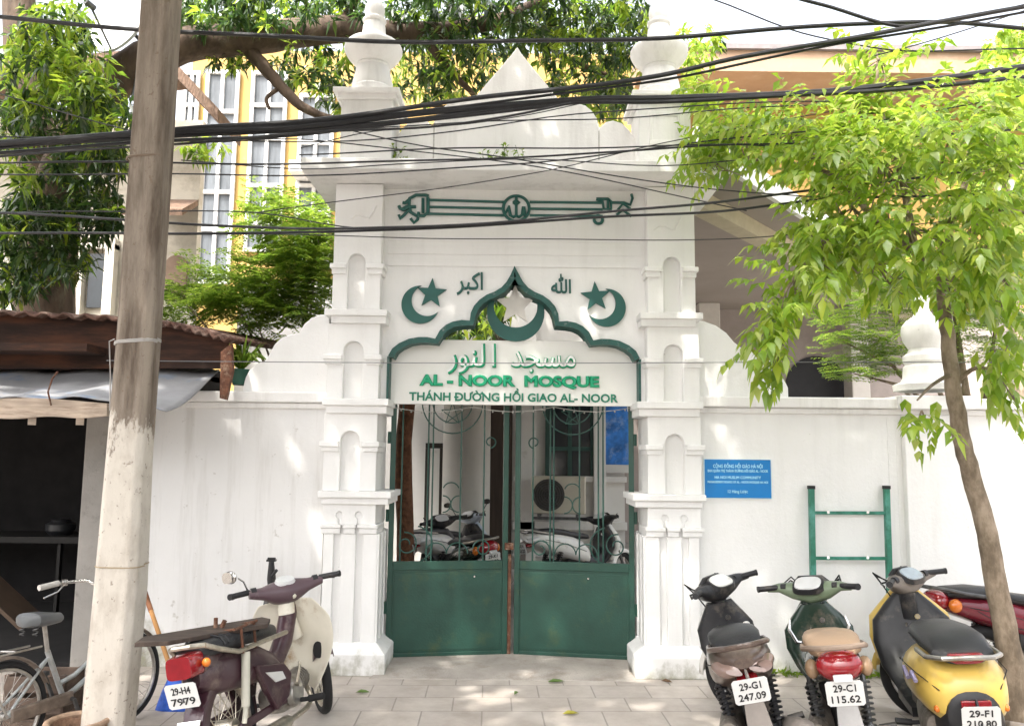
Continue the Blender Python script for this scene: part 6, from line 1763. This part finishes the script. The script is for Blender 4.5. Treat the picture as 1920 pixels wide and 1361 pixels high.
    m = MB(); m.add([q - u for q in o] + [q + u for q in o], [(5, 4, 3, 2, 1, 0), (6, 7, 8, 9, 10, 11)] + [(k, (k + 1) % 6, (k + 1) % 6 + 6, k + 6) for k in range(6)])
    m.build('plank', mat('dark_weathered_board', (.06, .043, .034), .8, var=.4, scale=5, stretch=(1, 6, 1), dirt=(.16, .12, .09), dirt_amt=.2), b, smooth=False, bevel=.003)
    c = at(404, 1176, -2.05); m = MB(); m.tube([c, c + Vector((0, 0, .05))], .012, 6); m.tube([c + Vector((.03, .01, 0)), c + Vector((.045, .01, .035))], .014, 6); m.build('clamp', RUST, b)
cub()


def bicycle():
    loc = Vector((at(8, 1300, -2.0).x, -2.0, 0))
    fw = at(252, 1300, -1.15)
    dx, dy = fw.x - loc.x, fw.y - loc.y
    yaw = math.atan2(dy, dx); wb = math.hypot(dx, dy)
    bk = empty('bicycle', loc, 'old silver step-through bicycle with grey saddle parked behind the utility pole', 'bicycle')
    bk.matrix_basis = Matrix.Translation(loc) @ Matrix.Rotation(yaw, 4, 'Z') @ Matrix.Rotation(R(-4), 4, 'X') @ Matrix.Scale(.93, 4)
    SILV = mat('scuffed_silver_paint', (.40, .42, .42), .3, .5, var=.15, scale=18, dirt=(.25, .2, .15), dirt_amt=.25, dirt_scale=12)
    BRNM = mat('rusty_mudguard', (.20, .16, .13), .5, .4, var=.4, scale=14)
    Rw = .30
    def bw(x, name='wheel'):
        m = MB(); m.torus((x, 0, Rw), Rw - .018, .018, 'y', 48, 8); t = m.build('wheel', BLACK, bk, local=True)
        m = MB(); m.torus((x, 0, Rw), Rw - .045, .011, 'y', 48, 6, wide=1.2)
        for k in range(32):
            a = 2 * math.pi * k / 32; s = 1 if k % 2 else -1
            m.tube([(x + .02 * math.cos(a + s), .03 * s, Rw + .02 * math.sin(a + s)), (x + (Rw - .045) * math.cos(a), 0, Rw + (Rw - .045) * math.sin(a))], .0016, 4)
        m.tube([(x, -.05, Rw), (x, .05, Rw)], .018, 10); m.build('rim', ALU, t, local=True)
    bw(0); bw(wb)
    bb = (.42, 0, .29); hd0 = (wb - .16, 0, .60); hd1 = (wb - .20, 0, .76); st0 = (.30, 0, .60)
    m = MB(); m.tube([hd0, (.66, 0, .40), (.5, 0, .32), bb], .017, 10); m.tube([hd1, (.70, 0, .52), (.50, 0, .41), (.385, 0, .385)], .015, 10)
    m.tube([bb, st0], .016, 10); m.tube([(wb - .15, 0, .57), (wb - .205, 0, .79)], .019, 10)
    for s in (-1, 1):
        m.tube([bb, (0, s * .055, Rw)], .010, 8); m.tube([(.31, 0, .56), (0, s * .055, Rw)], .009, 8); m.tube([(wb - .15, 0, .58), (wb - .10, s * .045, .45), (wb, s * .05, Rw)], .012, 8)
    m.build('frame', SILV, bk, local=True)
    m = MB(); m.tube([st0, (.275, 0, .76)], .013, 8); m.build('seat_post', ALU, bk, local=True)
    m = MB(); m.lx([(.14, .80, .055, .03), (.165, .805, .105, .045), (.235, .80, .10, .045), (.31, .79, .055, .038), (.38, .785, .03, .03), (.40, .78, .015, .015)], n=18, p=2.6); sd = m.build('saddle', mat('grey_vinyl_saddle', (.09, .095, .098), .4, var=.15), bk, local=True)
    m = MB()
    for s in (-1, 1): m.tube([(.17 + .012 * math.cos(a * .9), s * .055 + .018 * math.sin(a * .9), .715 + .0035 * a) for a in range(0, 18)], .004, 5)
    m.build('spring', STEEL, sd, local=True)
    m = MB()
    m.tube([(wb - .205, 0, .79), (wb - .22, 0, .90)], .012, 8); pts = [(wb - .43, -.27, .955), (wb - .30, -.25, .965), (wb - .20, -.14, .965), (wb - .19, 0, .91), (wb - .20, .14, .965), (wb - .30, .25, .965), (wb - .43, .27, .955)]
    m.tube(pts, .011, 8); hb = m.build('handlebar', CHROME, bk, local=True)
    for s in (-1, 1):
        m = MB(); m.tube([(wb - .45, s * .272, .953), (wb - .32, s * .255, .965)], .019, 10); m.build('grip', mat('dirty_white_grip', (.55, .52, .48), .6, var=.1), hb, local=True)
        m = MB(); m.tube([(wb - .29, s * .25, .945), (wb - .33, s * .25, .91), (wb - .42, s * .265, .885)], .006, 6); m.tube([(wb - .30, s * .25, .965), (wb - .27, s * .235, .965)], .022, 8); m.build('brake_lever', CHROME, hb, local=True)
    for x, a0, a1 in ((0, 20, 200), (wb, 40, 170)):
        m = MB(); vs, fs = [], []
        for i in range(21):
            a = R(a0 + (a1 - a0) * i / 20)
            for y, dr in ((-.026, -.008), (0, .006), (.026, -.008)): vs.append((x + (Rw + .022 + dr) * math.cos(a), y, Rw + (Rw + .022 + dr) * math.sin(a)))
        for i in range(20):
            for j in range(2): fs.append((i * 3 + j, i * 3 + j + 1, i * 3 + 4 + j, i * 3 + 3 + j))
        m.add(vs, fs); m.build('mudguard', BRNM, bk, local=True, solid=.003)
    m = MB()
    for s in (-1, 1): m.tube([(.22, s * .05, .645), (-.28, s * .06, .65)], .007, 6); m.tube([(-.18, s * .06, .648), (0, s * .06, Rw)], .006, 6)
    for x in (-.28, -.12, .04): m.tube([(x, -.06, .65), (x, .06, .65)], .006, 6)
    m.build('rear_rack', ALU, bk, local=True)
    m = MB(); m.box(.02, .44, -.07, -.04, .255, .335); m.build('chain_guard', BRNM, bk, local=True, bevel=.012)
    m = MB(); m.tube([(.42, -.09, .29), (.42, .09, .29)], .012, 8); m.bar((.42, -.09, .29), (.48, -.09, .14), .018); m.bar((.42, .09, .29), (.36, .09, .44), .018); m.box(.44, .52, -.17, -.095, .125, .15); m.box(.32, .40, .095, .17, .43, .455); m.build('pedal_crank', STEEL, bk, local=True)
    m = MB(); m.tube([(.1, .09, .28), (.05, .2, .01)], .009, 6); m.build('kickstand', STEEL, bk, local=True)
bicycle()
# ================================================================ small things
# black tripod leaning on the left wall
tb = at(505, 1180, -.12)
tr = empty('camera_tripod', (tb.x, -.12, 0), 'folded-out black camera tripod standing by the left wall behind the maroon motorbike', 'tripod')
hub_ = at(509, 1085, -.12); top_ = at(509, 1052, -.12)
m = MB(); m.tube([hub_ - Vector((0, 0, .1)), hub_, top_], [.02, .034, .02], 12); m.tube([at(510, 1080, -.15), at(519, 1068, -.16)], .012, 8); m.build('column', BLKPL, tr)
m = MB(); m.box(top_.x - .035, top_.x + .035, -.14, -.10, top_.z, top_.z + .015); m.tube([top_ + Vector((-.03, 0, .02)), top_ + Vector((.03, 0, .02))], .01, 8); m.build('phone_clamp', BLKPL, tr)
for bx, by in ((468, -.32), (520, -.40), (522, .02)):
    q = at(bx, 1250, by); q.z = 0
    m = MB(); k = hub_.lerp(q, .5); m.bar(hub_, k, .036, .024); m.bar(k, q, .022, .016); lg = m.build('leg', BLKPL, tr, smooth=False, bevel=.004)
    m = MB(); m.ball(q + Vector((0, 0, .012)), .014, 8); m.build('foot', BLACK, lg)
# broom behind the pole
b0 = at(268, 1100, -.15); b1 = at(312, 1238, -.75)
br = empty('broom', Vector((b1.x, -.75, 0)), 'wooden-handled broom with blue head between utility pole and maroon motorbike', 'broom')
low = b0.lerp(b1, 1.25); low.z = max(low.z, .2)
m = MB(); m.tube([b0, b0.lerp(low, .3)], [.020, .018], 10); m.build('handle_end', mat('brown_handle_wrap', (.18, .07, .03), .7, var=.3), br)
m = MB(); m.tube([b0.lerp(low, .301), low], .016, 10); m.build('handle', mat('orange_wood', (.42, .21, .07), .6, var=.2, stretch=(1, 1, .2)), br)
m = MB(); m.loft([(low, (.03, 0, 0), (0, .03, 0)), (low + Vector((.03, -.03, -.09)), (.09, 0, 0), (0, .035, 0)), (low + Vector((.04, -.04, -low.z + .002)), (.13, 0, 0), (0, .05, 0))], 14); m.build('broom_head', mat('blue_plastic', (.02, .09, .45), .5, var=.3, scale=40), br)
# wicker basket in front of the pole
p = gnd(145, 1353, .22)
bs = empty('wicker_basket', Vector((p.x, p.y, 0)), 'round brown wicker basket on the pavement at the foot of the utility pole', 'basket')
WK = mat('brown_wicker', (.28, .17, .11), .8, var=.45, scale=40, bump=.6, bscale=90)
rB = .155
m = MB(); pr = [(rB * .72, .005), (rB * .85, .09), (rB, .22), (rB - .015, .22), (rB * .8, .09), (rB * .68, .02), (.001, .02)]; m.lathe(pr, (p.x, p.y, 0), 32)
for k in range(7): m.torus((p.x, p.y, .03 + .028 * k), rB * (.765 + .032 * k) + .003, .008, 'z', 32, 6)
m.build('weave', WK, bs)
m = MB(); m.torus((p.x, p.y, .222), rB - .004, .017, 'z', 36, 8); m.build('rim', mat('pale_cane', (.42, .29, .20), .7, var=.25, scale=30), bs)
# scrap crate beside the bicycle
p = gnd(80, 1340, .12)
cr = empty('wooden_crate', Vector((p.x, p.y, 0)), 'small dark wooden crate by the wicker basket under the bicycle', 'crate')
m = MB()
for s in (-1, 1):
    for z in (.04, .16, .28): m.box(p.x - .17, p.x + .17, p.y + s * .11 - .008, p.y + s * .11 + .008, z, z + .09)
    for z in (.04, .16, .28): m.box(p.x + s * .17 - .008, p.x + s * .17 + .008, p.y - .10, p.y + .10, z, z + .09)
    for t in (-1, 1): m.box(p.x + s * .15, p.x + s * .178, p.y + t * .10 - .014, p.y + t * .10 + .014, 0, .38)
m.build('slats', mat('dark_crate_wood', (.12, .085, .065), .85, var=.4, scale=8, bump=.3), cr, smooth=False, bevel=.003)
# fallen leaves on the pavement
LEAFY = mat('fallen_leaf_yellow', (.40, .36, .05), .6, var=.2); LEAFG = mat('fallen_leaf_green', (.12, .20, .05), .6, var=.2); LEAFB = mat('fallen_leaf_brown', (.15, .09, .05), .7, var=.3)
for px, py, L, a, mt, lab in ((1043, 1277, .13, 8, LEAFG, 'green curled fallen leaf in front of the gate threshold'), (968, 1299, .06, 60, LEAFG, 'tiny green fallen leaf on the pavement below the gate middle'), (1070, 1337, .11, 5, LEAFY, 'yellow fallen leaf on the sunlit pavement'),
                              (1250, 1277, .09, -30, LEAFB, 'brown crumpled fallen leaf by the right pillar foot'), (680, 1297, .10, 0, LEAFG, 'pale green fallen leaf left of the gate threshold'), (1160, 1255, .05, 40, LEAFY, 'small yellow fallen leaf close to the right gate leaf'), (910, 1252, .04, 20, LEAFY, 'speck of yellow fallen leaf on the threshold')):
    p = gnd(px, py, .012)
    m = MB(); c, s_ = math.cos(R(a)), math.sin(R(a))
    f = lambda u, v, w: (p.x + u * c - v * s_, p.y + u * s_ + v * c, p.z - .003 + w)
    m.add([f(-L / 2, 0, .002), f(-L * .15, L * .2, .018), f(L * .2, L * .16, .014), f(L / 2, 0, .004), f(L * .2, -L * .16, .012), f(-L * .15, -L * .2, .016), f(0, 0, 0)], [(0, 6, 1), (1, 6, 2), (2, 6, 3), (3, 6, 4), (4, 6, 5), (5, 6, 0)])
    tag(m.build('fallen_leaf', mt, None, solid=.001), lab, 'leaf', 'fallen leaves on the pavement')
# weeds along the foot of the right wall
lv = Leaves()
wd_ = empty('wall_weeds', (1.8, .1, 0), 'low yellowish green weeds and moss along the foot of the right wall', 'weeds')
for i in range(260):
    x = U(1.55, 4.3); b = np.array((x, U(-.0, .1), .004))
    for k in range(3): lv.leaf(b, unit(np.array((U(-1, 1), U(-1.2, .2), U(.3, 1.6)))), rv(), U(.03, .10), U(.012, .03), U(.1, .5))
o = lv.build('leaves', FERN, wd_); o['kind'] = 'stuff'
# potted plant and rubber basin inside the gate
p = at(790, 1040, 1.5)
pt = empty('courtyard_plant', Vector((p.x, 1.5, .03)), 'bushy yellow green potted plant behind the left gate leaf', 'plant')
m = MB(); m.lathe([(.12, .031), (.16, .3), (.18, .36), (.16, .361), (.14, .3)], (p.x, 1.5, 0), 18); m.build('pot', mat('dark_pot', (.03, .035, .035), .6), pt)
lv = Leaves()
for i in range(90): lv.leaf((p.x + U(-.08, .08), 1.5 + U(-.08, .08), .36 + U(0, .12)), unit(np.array((U(-1, 1), U(-1, 1), U(.1, 1.3)))), rv(), U(.1, .2), .05, .3)
lv.build('leaves', LIME, pt)
p = at(850, 1045, 1.2)
m = MB(); m.lathe([(.16, .40), (.26, .44), (.34, .55), (.36, .62), (.345, .62), (.32, .55), (.24, .46), (.001, .45)], (p.x, 1.25, 0), 28); m.lathe([(.1, .031), (.08, .39), (.1, .399)], (p.x, 1.25, 0), 14)
tag(m.build('water_basin', mat('dark_green_basin', (.02, .04, .04), .35, var=.3), None), 'dark round basin on a foot inside the gate, below the plant', 'basin')
